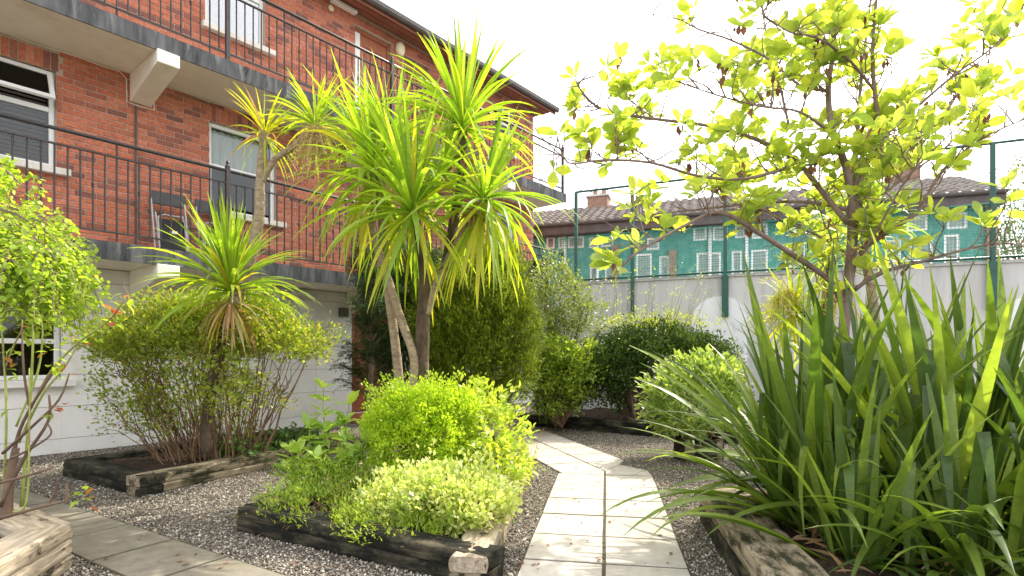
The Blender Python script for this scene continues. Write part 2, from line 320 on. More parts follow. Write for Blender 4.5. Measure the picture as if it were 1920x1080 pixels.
def leaves_mesh(name, tpl, pos, d, size, width, mat, tint=None, roll=None):
    V, Fc = tpl; n = len(pos); x, y, z = frames(d, roll); size = np.broadcast_to(size, (n,)); width = np.broadcast_to(width, (n,))
    P = pos[:, None, :]+(V[None, :, 0:1]*(size*width)[:, None, None])*x[:, None, :]+(V[None, :, 1:2]*size[:, None, None])*y[:, None, :]+(V[None, :, 2:3]*size[:, None, None])*z[:, None, :]
    k = len(V); Fa = (Fc[None]+(np.arange(n)*k)[:, None, None]).reshape(-1, 3)
    me = bpy.data.meshes.new(name); me.vertices.add(n*k); me.vertices.foreach_set('co', P.reshape(-1).astype(np.float32))
    nf = len(Fa); me.loops.add(nf*3); me.loops.foreach_set('vertex_index', Fa.reshape(-1).astype(np.int32))
    me.polygons.add(nf); me.polygons.foreach_set('loop_start', np.arange(0, nf*3, 3, dtype=np.int32)); me.polygons.foreach_set('loop_total', np.full(nf, 3, np.int32))
    me.update(calc_edges=True)
    t = rng.random(n) if tint is None else tint
    a = me.attributes.new('tint', 'FLOAT', 'FACE'); a.data.foreach_set('value', np.repeat(t, len(Fc)).astype(np.float32))
    setmat(me, mat); return me
def leaf_mass(name, parent, tpl, pos, d, size, width, mat, roll=None, kind='stuff'):
    o = bpy.data.objects.new(name, leaves_mesh(name, tpl, np.asarray(pos, float), np.asarray(d, float), size, width, mat, roll=roll)); link(o, parent)
    if kind: o['kind'] = kind
    return o
_lm = {}
def unit_leaf(mat, width, tpl=LEAF6, curl=0.):
    key = (mat, round(width, 3), round(curl, 2), len(tpl[0]))
    if key not in _lm:
        V = tpl[0].copy(); V[:, 0] *= width; V[:, 2] -= curl*V[:, 1]**2
        me = bpy.data.meshes.new('leaf'); me.from_pydata([tuple(v) for v in V], [], [tuple(int(i) for i in f) for f in tpl[1]]); setmat(me, mat); me.shade_smooth(); _lm[key] = me
    return _lm[key]
def leaf_parts(parent, pos, d, size, width, mat, curls=(.05, .15, .3), roll=None, limit=290, origin=None, tpl=LEAF6, name='leaf'):
    """the leaves that show largest become objects of their own, the rest one stuff part"""
    pos = np.asarray(pos, float); d = norm(np.asarray(d, float)); n = len(pos); size = np.broadcast_to(size, (n,)); roll = np.zeros(n) if roll is None else roll
    o0 = np.array(origin if origin is not None else parent.location); wpos = pos+o0 if parent.rotation_euler.z == 0 else pos
    dist = np.linalg.norm(wpos-np.array([0, 0, H]), axis=1)/np.maximum(size, 1e-3)
    uv = wpos[:, 0]/np.maximum(wpos[:, 1], .1); dist = dist+1e3*((np.abs(uv) > .93) | (wpos[:, 1] < .3) | ((wpos[:, 2]-H)/np.maximum(wpos[:, 1], .1) > .65))
    idx = np.argsort(dist); x, y, z = frames(d, roll)
    for i in idx[:limit]:
        me = unit_leaf(mat, width, tpl, random.choice(curls))
        o = bpy.data.objects.new(name, me); link(o, parent)
        R = Matrix(((x[i][0], y[i][0], z[i][0]), (x[i][1], y[i][1], z[i][1]), (x[i][2], y[i][2], z[i][2])))
        o.location = pos[i]; o.rotation_euler = R.to_euler(); s_ = float(size[i]); o.scale = (s_, s_, s_)
    rest = idx[limit:]
    if len(rest): leaf_mass('leaf_mass', parent, tpl, pos[rest], d[rest], size[rest], width, mat, roll=roll[rest])
def rdir(n): return norm(rng.normal(size=(n, 3)))
def ell_points(ells, n, shell=(.72, 1.03), bumps=.12, lower=-1.0):
    """points on lumpy ellipsoid shells; returns positions and outward directions"""
    vol = np.array([e[1][0]*e[1][1]+e[1][1]*e[1][2]+e[1][0]*e[1][2] for e in ells]); cnt = rng.multinomial(n, vol/vol.sum()); P = []; D = []
    for (c, r), k in zip(ells, cnt):
        d = rdir(k*2); d = d[d[:, 2] > lower][:k]; r = np.array(r)
        lump = np.array([noise.noise(Vector(q*2.3)+Vector(c)*1.7) for q in d])*bumps*2
        rad = (rng.uniform(shell[0]**3, shell[1]**3, len(d)))**(1/3)+lump
        P.append(np.array(c)+d*r*rad[:, None]); D.append(norm(d/r))
    return np.vstack(P), np.vstack(D)
def clumps(ells, nclump, per, cr, shell=(.72, 1.0), bumps=.12, upbias=.35, rand=.8, lower=-.9):
    P, D = ell_points(ells, nclump, shell, bumps, lower)
    ok = np.array([noise.noise(Vector(p)*4.3) > -.33 for p in P]); P, D = P[ok], D[ok]; m = len(P)          # thin patches
    st_ = rng.random(m) < .10; P[st_] += (D[st_]*.6+np.array([0, 0, .5]))*rng.uniform(.02, .13, (st_.sum(), 1))   # stray shoots
    pos = np.repeat(P, per, 0)+rng.normal(size=(m*per, 3))*cr*.55; dd = np.repeat(D, per, 0)
    d = norm(dd*.7+rdir(m*per)*rand+np.array([0, 0, upbias])); return pos, d
def stems(mb, base, tips, r0, r1, n=5, wob=.05, seg=5, arch=.3):
    for t in tips:
        b = Vector(base[random.randrange(len(base))]) if isinstance(base, list) else Vector(base); t = Vector(t); pts = []
        for i in range(seg+1):
            q = i/seg; p = b.lerp(t, q); p.z += arch*math.sin(q*math.pi)*.35*(t-b).length*.5
            if 0 < i: p += Vector((random.gauss(0, wob), random.gauss(0, wob), random.gauss(0, wob*.5)))*(.3+q*.7)
            pts.append(p)
        mb.tube(pts, [r0+(r1-r0)*i/seg for i in range(seg+1)], n)
def blade(length, w, th0, bend, power=1.4, seg=9, fold=.25, twist=0., mat='cord', tip=.12, basew=.6, kink=None):
    """sword leaf rising in the YZ plane: th0 start elevation (deg), bends down by 'bend' degrees in total"""
    V = []; Fc = []; y = z = 0.; th = math.radians(th0); ds = length/seg
    for i in range(seg+1):
        q = i/seg; ww = w*(basew+(1-basew)*min(1, q/.3))*(1 if q < .55 else max(tip*(1-q), ((1-q)/.45))**.85)
        if i == seg: ww = .0015
        a = th0-bend*q**power
        if kink and q > kink[0]: a = min(a, kink[1]-6*(q-kink[0])*10)
        a = max(a, -88); th = math.radians(a); nz = math.cos(th); ny = -math.sin(th)
        tw = twist*q; cx, sx = math.cos(tw), math.sin(tw); f = fold*ww*(1-.4*q)
        for sx_ in (-1, 0, 1):
            ox = sx_*ww*.5*cx; on = (abs(sx_)*f)+sx_*ww*.5*sx
            V.append((ox, y+ny*on, z+nz*on))
        y += math.cos(th)*ds; z += math.sin(th)*ds
    for i in range(seg):
        a = i*3; Fc += [(a, a+1, a+4, a+3), (a+1, a+2, a+5, a+4)]
    me = bpy.data.meshes.new('leaf'); me.from_pydata(V, [], Fc); setmat(me, mat); me.shade_smooth(); return me
def strip_join(name, parent, items, mat, kind='stuff'):
    """many placed copies of blade meshes joined into one part"""
    V = []; Fc = []; T = []; o = 0
    for me, Mx in items:
        vv = [Mx @ v.co for v in me.vertices]; V += [tuple(v) for v in vv]; t = random.random()
        for p in me.polygons: Fc.append(tuple(i+o for i in p.vertices)); T.append(t)
        o += len(vv)
    me = bpy.data.meshes.new(name); me.from_pydata(V, [], Fc); a = me.attributes.new('tint', 'FLOAT', 'FACE'); a.data.foreach_set('value', T); setmat(me, mat); me.shade_smooth()
    ob = bpy.data.objects.new(name, me); link(ob, parent); ob['kind'] = kind; return ob
def sleeper_mesh(L, Wd, Hh, seed, mat, rough=.010):
    """weathered timber: rounded section swept along X with worn, uneven faces; base at z=0"""
    prof = []; c = .018; hw = Wd/2
    for (px, pz, k) in ((-hw, 0, 0), (hw, 0, 1), (hw, Hh, 2), (-hw, Hh, 3)):
        sx = 1 if px > 0 else -1; sz = 1 if pz > 0 else -1
        pr = [(px, pz-sz*c), (px-sx*c*.3, pz-sz*c*.3), (px-sx*c, pz)]
        prof += pr if k in (1, 3) and False else (pr if (sx*sz) > 0 else pr[::-1])
    # midpoints on the long faces give the faces some waviness
    prof = prof[:3]+[(-hw*.3, 0), (hw*.3, 0)]+prof[3:6]+[(hw, Hh*.5)]+prof[6:9]+[(hw*.35, Hh), (0, Hh), (-hw*.35, Hh)]+prof[9:]+[(-hw, Hh*.5)]
    n = len(prof); k = max(4, int(L/.09)); V = []; Fc = []
    for i in range(k+1):
        x = -L/2+L*i/k
        for j, (py, pz) in enumerate(prof):
            q = Vector((x*2.2+seed*7.3, py*14+seed, pz*14)); a = noise.noise(q)*rough; b = noise.noise(q*2.7+Vector((5, 1, 2)))*rough*.7
            e = noise.noise(Vector((py*20, pz*20, seed*3)))*.015 if i in (0, k) else 0
            V.append((x+e, py+a, max(0, pz+b) if pz > .01 else 0))
    for i in range(k):
        for j in range(n): j2 = (j+1) % n; Fc.append((i*n+j, i*n+j2, (i+1)*n+j2, (i+1)*n+j))
    Fc += [tuple(range(n))[::-1], tuple(k*n+j for j in range(n))]
    me = bpy.data.meshes.new('sleeper'); me.from_pydata(V, [], Fc); setmat(me, mat); return me
def sleeper_run(parent, a, b, inward, Wd, Hs, mats, name='sleeper', z0=0.0, ext=(0, 0)):
    """stack of sleepers from a to b, outer face on the line a-b, lying on its 'inward' side"""
    a = Vector((a[0], a[1])); b = Vector((b[0], b[1])); d = (b-a).normalized(); a = a-d*ext[0]; b = b+d*ext[1]; L = (b-a).length; nrm = Vector(inward).normalized()
    z = z0; org = Vector(parent.location)
    for i, hh in enumerate(Hs):
        me = sleeper_mesh(L-random.uniform(0, .03), Wd*(1-.03*random.random()), hh-.004, random.uniform(0, 50), mats[i % len(mats)])
        c = (a+b)/2+nrm*(Wd/2+random.uniform(-.008, .008)); o = copyobj(me, name, parent, (c.x-org.x, c.y-org.y, z-org.z), (0, 0, math.atan2(d.y, d.x))); z += hh

# ================================================================== GROUND, PATHS
g = MB(); NG = 40
xs = np.linspace(-1, 1, NG+1); xs = np.sign(xs)*np.abs(xs)**2.2*120
g.add([(x, y+8, 0) for y in xs for x in xs], [(j*(NG+1)+i, j*(NG+1)+i+1, (j+1)*(NG+1)+i+1, (j+1)*(NG+1)+i) for j in range(NG) for i in range(NG)])
tag(g.build('ground', 'ground'), 'dark and pale gravel ground between the beds', kind='structure')
SLABS = []          # ground-plan polygons kept free of gravel
def slab_poly(parent, poly, mat, th=.045, top=.0145, name='paving_slab'):
    org = parent.location; c = Vector((sum(p[0] for p in poly)/len(poly), sum(p[1] for p in poly)/len(poly))); SLABS.append(poly)
    q = [((p[0]-c.x)*.955, (p[1]-c.y)*.955) for p in poly]
    o = MB().prism(q, -th, 0).build(name, mat, parent); o.location = (c.x-org.x, c.y-org.y, top+random.uniform(-.0015, .0015)); o.rotation_euler = (random.gauss(0, .002), random.gauss(0, .002), random.gauss(0, .006))
    bevel(o, .003, 2); return o
path = thing('garden_path', 'pale square paving slab path curving past the planted beds', None); path['kind'] = 'structure'
B0 = Vector((.497, 3.03)); pd = Vector((.166, .986)).normalized(); pq = Vector((pd.y, -pd.x)); SW = .468; SL = .476
ys = [2.054-SL*k for k in range(10, -2, -1)]
for a, b in zip(ys[:-1], ys[1:]):
    for s0, s1 in ((-SW, 0), (0, SW)):
        P = [B0+pd*(a)+pq*s0, B0+pd*(a)+pq*s1, B0+pd*b+pq*s1, B0+pd*b+pq*s0]; slab_poly(path, [tuple(p) for p in P], 'slab')
T = B0+pd*ys[-1]; BP = Vector((.949, 5.72)); d2 = Vector((-.729, 2.4)).normalized(); q2 = Vector((d2.y, -d2.x))
BPm = B0+pd*(ys[-1]+.20)
slab_poly(path, [tuple(T-pq*SW), tuple(T), tuple(BPm), tuple(BPm-q2*SW)], 'slab')
slab_poly(path, [tuple(T), tuple(T+pq*SW), tuple(BPm+pq*.44+pd*.07), tuple(BPm+q2*.30+d2*.25), tuple(BPm)], 'slab')
slab_poly(path, [tuple(BPm), tuple(BPm+q2*.30+d2*.25), tuple(BPm+q2*SW+d2*.46), tuple(BPm+d2*.46)], 'slab')
for k in range(7):
    a, b = SL*k, SL*(k+1)
    slab_poly(path, [tuple(BPm-q2*SW+d2*a), tuple(BPm+d2*a), tuple(BPm+d2*b), tuple(BPm-q2*SW+d2*b)], 'slab')
    a += .46; b += .46
    if k < 6: slab_poly(path, [tuple(BPm+d2*a), tuple(BPm+q2*SW+d2*a), tuple(BPm+q2*SW+d2*b), tuple(BPm+d2*b)], 'slab')
lpath = thing('side_path', 'brown concrete slab path beside the low weathered timber bed', None); lpath['kind'] = 'structure'
LO = Vector((-3.24, 4.27)); ld = Vector((2.0, -1.24)).normalized(); lq = Vector((ld.y, -ld.x))
if lq.y > 0: lq = -lq
for k in range(-4, 7):
    P = [LO+ld*(.594*k+.06), LO+ld*(.594*(k+1)+.06), LO+ld*(.594*(k+1)+.06)+lq*.47, LO+ld*(.594*k+.06)+lq*.47]
    slab_poly(lpath, [tuple(p) for p in P], 'slab2')

for pth, lo, hi in ((path, 0, None), (lpath, None, None)):
    jb = MB(); ps = [P for P in SLABS if (P[0][0] > -.9 and P[0][1] > 0 and any(abs(P[0][0]-(.5+.17*(P[0][1]-3.0))) < 1.5 for _ in (0,)))] if pth is path else [P for P in SLABS if P[0][0] <= -.9 or P[0][0]-(.5+.17*(P[0][1]-3.0)) < -1.5]
    for P in ps: jb.add([(p[0], p[1], .0095) for p in P], [tuple(range(len(P)))])
    jb.build('joint_bed', 'jointmoss', pth, kind='stuff')

# ================================================================== APARTMENT BUILDING (local x along the facade, y into the building)
UX, UY = 861/math.hypot(861, 1049), 1049/math.hypot(861, 1049); WOFF = -8.54
FO = Vector((UY*WOFF, -UX*WOFF, 0)); FR = math.atan2(UY, UX)
def fpos(s, t, z): return Vector((FO.x+UX*s+UY*t, FO.y+UY*s-UX*t, z))
bld = thing('apartment_building', 'red brick apartment building with white ground floor and two walkway balconies', 'building', FO, FR)
S0, S1, ZT = -1.5, 11.25, 7.34
# openings: s0, s1, z0, z1
WIN = dict(a=(.55, 1.73, 3.45, 4.62), b=(3.49, 4.50, 3.31, 4.60), c=(9.5, 10.5, 3.35, 4.55), d=(3.43, 4.32, 5.98, 7.12), e=(9.75, 10.42, 6.0, 7.05), g=(.35, 1.78, .90, 1.80), h=(8.6, 9.6, .9, 1.85))
DOOR = dict(p=(5.96, 6.80, 5.09, 7.12), q=(7.10, 7.76, 5.09, 7.05), r=(5.75, 6.65, 2.49, 4.55), s=(7.0, 7.75, 2.49, 4.55), t=(5.90, 6.86, .16, 2.04))
LINT = [(WIN['a'][0]-.07, WIN['a'][1]+.03, 4.62, 4.84), (WIN['b'][0]-.05, WIN['b'][1]+.05, 4.60, 4.82), (WIN['c'][0], WIN['c'][1], 4.55, 4.77)]
holes_up = [WIN[k] for k in 'abcde']+[DOOR[k] for k in 'pqrs']
# brick storeys: mortar body with real openings, bricks proud of it
mw = MB()
for (a, b, c, d) in rects_minus((S0, S1, 2.30, ZT), holes_up): mw.box(a, b, .008, .15, c, d)
bw = mw.build('brick_wall', 'mortar', bld); bw['label'] = 'red brick upper storeys in stretcher bond'
shell = MB(); shell.box(S0, S0+.15, .151, 6, .0, ZT); shell.box(S1-.15, S1-.004, .151, 6, 0, ZT); shell.box(S0, S1-.004, 6, 6.15, 0, ZT)
for z in (2.30, 4.88): shell.box(S0+.16, S1-.16, .16, 5.99, z, z+.2)
shell.box(S0+.16, S1-.16, .152, 5.99, ZT-.02, ZT+.05)
shell.build('side_wall', 'interior', bld)
def brick_mesh(L, hh, tint, name='brick'):
    c = .004; y0 = 0; m = MB()
    vs = [(c, y0, c), (L-c, y0, c), (L-c, y0, hh-c), (c, y0, hh-c), (0, y0+.004, 0), (L, y0+.004, 0), (L, y0+.004, hh), (0, y0+.004, hh), (0, y0+.03, 0), (L, y0+.03, 0), (L, y0+.03, hh), (0, y0+.03, hh)]
    fs = [(0, 1, 2, 3)]
    for r in (0, 4):
        for i in range(4): j = (i+1) % 4; fs.append((r+i, r+4+i, r+4+j, r+j))
    return vs, fs
BRK = []            # (s, z, L, h)
CH, BL = .075, .225
nrow = int((ZT-2.49)/CH)
for r in range(nrow+1):
    z = 2.492+r*CH; zc = z+.032
    if z+.065 > ZT: break
    hs = sorted([(h[0], h[1]) for h in holes_up+LINT if h[2]-.02 < zc < h[3]+.01])
    spans = []; x = S0
    for h0, h1 in hs:
        if h0 > x: spans.append((x, h0))
        x = max(x, h1)
    if x < S1: spans.append((x, S1))
    off = (r % 2)*BL/2
    for a, b in spans:
        k = math.floor((a-off)/BL)
        while k*BL+off < b:
            p0 = max(a, k*BL+off)+(.005 if k*BL+off < a else 0); p1 = min(b, k*BL+off+.215); k += 1
            if p1-p0 > .03: BRK.append((p0, z, p1-p0, .065))
for (a, b, c, d) in LINT:
    k = 0
    while a+.075*k+.065 < b+.01: BRK.append((a+.075*k+.004, c+.004, .065, d-c-.008)); k += 1
full = [b for b in BRK if abs(b[2]-.215) < 1e-4 and 1.15 < b[0] < 5.2 and 3.0 < b[1] < 4.83]
def camd(b): return (fpos(b[0], 0, b[1])-Vector((0, 0, H))).length
full.sort(key=camd); single = set(full[:290])
bvar = []
for i in range(10):
    vs, fs = brick_mesh(.215, .065, 0); m_ = MB().add(vs, fs, .05+i*.1); bvar.append(m_.mesh('brick', 'brick'))
rest = MB()
for b in BRK:
    if b in single:
        copyobj(random.choice(bvar), 'brick', bw, (b[0], random.uniform(-.002, .002), b[1]))
    else:
        vs, fs = brick_mesh(b[2], b[3], 0); j = random.uniform(-.002, .002); dk = random.random()
        rest.add([(v[0]+b[0], v[1]+j, v[2]+b[1]) for v in vs], fs, dk)
rest.build('far_bricks', 'brick', bw, kind='stuff')
# end wall in brick and its small lower return
endb = MB(); endm = MB()
endm.box(S1-.003, S1+.008, .01, 6.15, 0, ZT)
for r in range(int((ZT)/CH)):
    k = 0
    while k*BL+.215 < 3.0:
        y0 = .012+k*BL+(r % 2)*.112; vs, fs = brick_mesh(.215, .065, 0); endb.add([(S1+.016-v[1], y0+v[0], v[2]+r*CH) for v in vs], fs, random.random()); k += 1
endm.build('end_wall', 'mortar', bld); endb.build('end_bricks', 'brick', bld, kind='stuff')
# low return wall beyond the corner
ret = thing('brick_return_wall', 'short red brick wall beyond the corner of the apartment building', 'wall', fpos(11.30, -1.2, 0), FR)
rm = MB(); rm.box(0, .55, .008, .25, 0, 4.2); rm.build('mortar_core', 'mortar', ret)
rb = MB()
for r in range(int(4.2/CH)):
    for k in range(3):
        p0 = max(0, k*BL-(r % 2)*.112); p1 = min(.55, k*BL-(r % 2)*.112+.215)
        if p1-p0 > .03: vs, fs = brick_mesh(p1-p0, .065, 0); rb.add([(v[0]+p0, v[1], v[2]+r*CH) for v in vs], fs, random.random())
rb.build('bricks', 'brick', ret, kind='stuff')
# white ground floor: backing + panels with open joints
gh = [WIN['g'], WIN['h'], DOOR['t']]
gm = MB()
for (a, b, c, d) in rects_minus((S0, S1, 0, 2.299), gh): gm.box(a, b, .012, .149, c, d)
gw = gm.build('ground_floor_wall', 'joint', bld); gw['label'] = 'white painted ground floor wall with horizontal joints'
zed = [0, .18, .57, .955, 1.34, 1.725, 2.11, 2.288]
for i, (z0, z1) in enumerate(zip(zed[:-1], zed[1:])):
    for (a, b) in ((S0, 2.61), (2.61, 5.2), (5.2, 8.1), (8.1, S1)):
        for (c, d, e, f) in rects_minus((a, b, z0, z1), gh):
            if d-c < .02 or f-e < .02: continue
            m_ = MB(); g_ = .003; m_.box(c+(g_ if c == a else 0), d-(g_ if d == b else 0), random.uniform(-.0015, .0015), .0115, e+(.0035 if e == z0 else 0), f-(.0035 if f == z1 else 0))
            bevel(m_.build('wall_panel', 'whitewall', gw), .002, 1)
# windows
def window(k, transom=None, mull=None, sill=True, cover=None, open_top=False, sillmat='sill', glass='glass'):
    s0, s1, z0, z1 = WIN[k]; y = .07; fw = .055
    m = MB()
    for bx in ((s0, s0+fw, z0, z1), (s1-fw, s1, z0, z1), (s0+fw, s1-fw, z0, z0+fw), (s0+fw, s1-fw, z1-fw, z1)): m.cbox(bx[0], bx[1], y, y+.06, bx[2], bx[3], .006)
    w = m.build('window', 'upvc', bld); cells = [(z0+fw, z1-fw)]
    if transom:
        MB().cbox(s0+fw, s1-fw, y+.002, y+.058, transom-.03, transom+.03, .006).build('transom', 'upvc', w); cells = [(z0+fw, transom-.03), (transom+.03, z1-fw)]
    for ci, (c0, c1) in enumerate(cells):
        cols = [(s0+fw, s1-fw)]
        if mull and ci == 0: cols = [(s0+fw, mull-.025), (mull+.025, s1-fw)]; MB().cbox(mull-.025, mull+.025, y+.002, y+.058, c0, c1, .005).build('mullion', 'upvc', w)
        for (a, b) in cols:
            if open_top and ci == 1:
                sa = MB(); hh = c1-c0+.04
                for bx in ((a-.02, a+.03, -hh, 0), (b-.03, b+.02, -hh, 0), (a+.03, b-.03, -hh, -hh+.05), (a+.03, b-.03, -.05, 0)): sa.cbox(bx[0], bx[1], -.045, 0, bx[2], bx[3], .005)
                so_ = sa.build('open_sash', 'upvc', w); so_.location = (0, y-.004, c1+.02); so_.rotation_euler = (math.radians(-27), 0, 0)
                gl = MB().box(a+.03, b-.03, -.026, -.020, -hh+.05, -.05).build('pane', 'glass', w); gl.location = so_.location; gl.rotation_euler = so_.rotation_euler
            else:
                MB().box(a+.001, b-.001, y+.026, y+.032, c0+.001, c1-.001).build('pane', glass, w)
    if sill:
        o = MB().box(s0-.06, s1+.13, -.09, .07, z0-.085, z0-.002).build('sill', sillmat, w); bevel(o, .008)
    if cover == 'blind':
        m = MB(); z = z0+.07
        while z < z1-.07: m.add([(s0+.06, .16, z), (s1-.06, .16, z), (s1-.06, .185, z+.036), (s0+.06, .185, z+.036)], [(0, 1, 2, 3)]); z += .05
        m.build('blind', 'blind', w, kind='stuff')
    if cover == 'curtain':
        m = MB(); n = 60; vs = []
        for i in range(n+1): q = i/n; x = s0+.06+(s1-s0-.12)*q; yy = .17+.02*math.sin(q*55)+.01*math.sin(q*23); vs += [(x, yy, (transom or z0)+.05), (x, yy, z1-.06)]
        m.add(vs, [(2*i, 2*i+2, 2*i+3, 2*i+1) for i in range(n)]).build('curtain', 'curtain', w, smooth=True)
    return w
window('a', transom=4.16, cover='blind', open_top=True); window('b', transom=3.98, cover='curtain'); window('c', transom=4.05)
window('d', transom=6.72, cover='curtain', glass='glass_sky'); window('e', transom=6.7); window('g', transom=1.36, mull=1.1, sillmat='whitewall'); window('h', transom=1.4, sillmat='whitewall')
# doors
def door(k, sidelight=0., frame='door', panels=3):
    s0, s1, z0, z1 = DOOR[k]; y = .09; fw = .06
    m = MB()
    for bx in ((s0, s0+fw, z0, z1), (s1-fw, s1, z0, z1), (s0+fw, s1-fw, z1-fw, z1)): m.box(bx[0], bx[1], y-.02, y+.05, bx[2], bx[3])
    f = m.build('door_frame', frame, bld); bevel(f, .004, 1)
    a, b = s0+fw+.003, s1-fw-.003
    if sidelight:
        MB().cbox(a, a+sidelight, y-.012, y+.03, z0+.02, z1-fw-.003, .004).build('side_strip', 'upvc', f); a += sidelight+.003
    d = MB().cbox(a, b, y, y+.044, z0+.012, z1-fw-.004, .004).build('door', 'door', bld)
    cw = (b-a-.27)/2; hts = [(.12, .55), (.66, 1.25), (1.36, 1.80)]
    for (h0, h1) in hts[:panels]:
        for i in range(2):
            x0 = a+.09+i*(cw+.09)
            fr_ = MB()
            for bx in ((x0, x0+.025, h0, h1), (x0+cw-.025, x0+cw, h0, h1), (x0+.025, x0+cw-.025, h0, h0+.025), (x0+.025, x0+cw-.025, h1-.025, h1)): fr_.box(bx[0], bx[1], y-.014, y-.001, z0+bx[2], z0+bx[3])
            fr_.build('panel_moulding', 'door', d); MB().cbox(x0+.045, x0+cw-.045, y-.009, y-.001, z0+h0+.045, z0+h1-.045, .003).build('panel', 'door', d)
    MB().tube([(b-.06, y-.002, z0+1.02), (b-.06, y-.05, z0+1.02), (b-.16, y-.05, z0+1.02)], .009, 6).build('handle', 'gutter', d)
    return d
door('p', sidelight=.11); door('q'); door('r'); door('s'); door('t', frame='doorframe')
st = MB()
for k in range(5): st.cbox(5.86+k*.206, 5.86+k*.206+.198, -.32, -.02, .0, .155, .006, tint=random.random()*.9+.05)
st.build('door_step', 'brick', bld)
# walkway slabs, beams, services
for i, (z0, z1) in enumerate(((2.295, 2.49), (4.885, 5.09))):
    sb = MB().box(S0, 11.28, -.945, -.004, z0, z1-.012).build('walkway_slab', 'cream', bld); sb['label'] = ('lower', 'upper')[i]+' walkway slab with cream underside'
    eg = MB(); n = 40
    for q in range(n):
        a = S0+(11.30-S0)*q/n; b = S0+(11.30-S0)*(q+1)/n; eg.box(a, b, -.965, -.946, z0-.012, z1)
    eg.build('slab_edge', 'slabedge', sb); MB().box(S0, 11.28, -.944, -.003, z1-.0118, z1-.001).build('walkway_deck', 'joint', sb)
    for s in (2.49, 5.78, 9.07):
        vs = [(s, -.005, z0-.36), (s+.25, -.005, z0-.36), (s+.25, -.99, z0-.16), (s, -.99, z0-.16), (s, -.005, z0-.001), (s+.25, -.005, z0-.001), (s+.25, -.99, z0-.001), (s, -.99, z0-.001)]
        o = MB().add(vs, [(0, 1, 2, 3), (4, 7, 6, 5), (0, 4, 5, 1), (1, 5, 6, 2), (2, 6, 7, 3), (3, 7, 4, 0)]).build('bracket_beam', 'cream', bld); bevel(o, .01)
cb = MB(); pts = []
for i in range(60): s = S0+(11.2-S0)*i/59; pts.append((s, -.018, 4.868+.006*math.sin(i*2.1)))
cb.tube([p for p in pts if p[0] < 2.44]+[(2.45, -.02, 4.80), (2.455, -.022, 4.50), (2.6, -.022, 4.487), (2.77, -.022, 4.50), (2.775, -.02, 4.8)]+[p for p in pts if p[0] > 2.8], .006, 5).build('cable', 'cream', bld)
MB().tube([(2.56, -.012, 2.5), (2.56, -.012, 4.5)], .012, 6).build('movement_joint', 'gutter', bld)
MB().tube([(2.615, -.010, 1.5), (2.615, -.010, 1.96)], .010, 6).build('movement_joint', 'gutter', bld)
# lamps and boxes on the wall
lm = MB().lathe([(.10, 0), (.11, .02), (.11, .05), (.095, .085), (.06, .10)], 16).build('wall_lamp', 'ivory', bld, smooth=True); lm.location = (6.96, -.002, 6.86+.22); lm.rotation_euler = (math.pi/2, 0, 0); lm.scale = (.9, 1.25, 1)
lm2 = MB().lathe([(.05, 0), (.055, .02), (.04, .035)], 14).build('smoke_vent', 'ivory', bld, smooth=True); lm2.location = (5.47, -.002, 7.17); lm2.rotation_euler = (math.pi/2, 0, 0)
MB().cbox(5.45, 5.95, -.12, -.005, 7.26, 7.32, .01).build('strip_light', 'upvc', bld); MB().cbox(4.75, 5.05, -.10, -.003, 2.16, 2.23, .008).build('strip_light', 'upvc', bld)
MB().cbox(5.62, 5.78, -.09, -.003, 1.86, 2.02, .01).build('meter_box', 'gutter', bld)
# eaves: soffit boards, fascia, gutter, roof
for i in range(3): MB().box(S0-.3, S1+.33, -.13-.14*i, -.008-.14*i+.004, ZT+.002, ZT+.02).build('soffit_board', 'soffit', bld)
MB().box(S0-.3, S1+.34, -.45, -.425, ZT-.10, ZT+.06).build('fascia', 'soffit', bld)
gt = MB(); L0, L1 = S0-.3, S1+.36; prof = [(-.452, ZT+.05), (-.455, ZT-.02), (-.48, ZT-.055), (-.52, ZT-.055), (-.55, ZT-.02), (-.555, ZT+.05), (-.545, ZT+.05), (-.535, ZT-.01), (-.50, ZT-.04), (-.47, ZT-.01), (-.462, ZT+.05)]
n = len(prof); gt.add([(L0, y, z) for y, z in prof]+[(L1, y, z) for y, z in prof], [(i, (i+1) % n, n+(i+1) % n, n+i) for i in range(n)]+[tuple(range(n))[::-1], tuple(range(n, 2*n))]).build('gutter', 'gutter', bld)
MB().box(S1-.16, S1+.33, -.424, 3.2, ZT+.021, ZT+.05).build('verge_soffit', 'soffit', bld)
rf = MB(); rf.add([(S0-.3, -.47, ZT+.07), (S1+.34, -.47, ZT+.07), (S1+.34, 3.1, ZT+1.75), (S0-.3, 3.1, ZT+1.75), (S0-.3, 6.6, ZT+.07), (S1+.34, 6.6, ZT+.07), (S0-.3, -.44, ZT+.052), (S1+.34, -.44, ZT+.052), (S1+.34, 6.6, ZT+.052), (S0-.3, 6.6, ZT+.052)],
   [(0, 1, 2, 3), (3, 2, 5, 4), (1, 7, 8, 5, 2), (0, 3, 4, 9, 6), (0, 6, 7, 1), (4, 5, 8, 9), (6, 9, 8, 7)]).build('roof', 'rooft', bld)
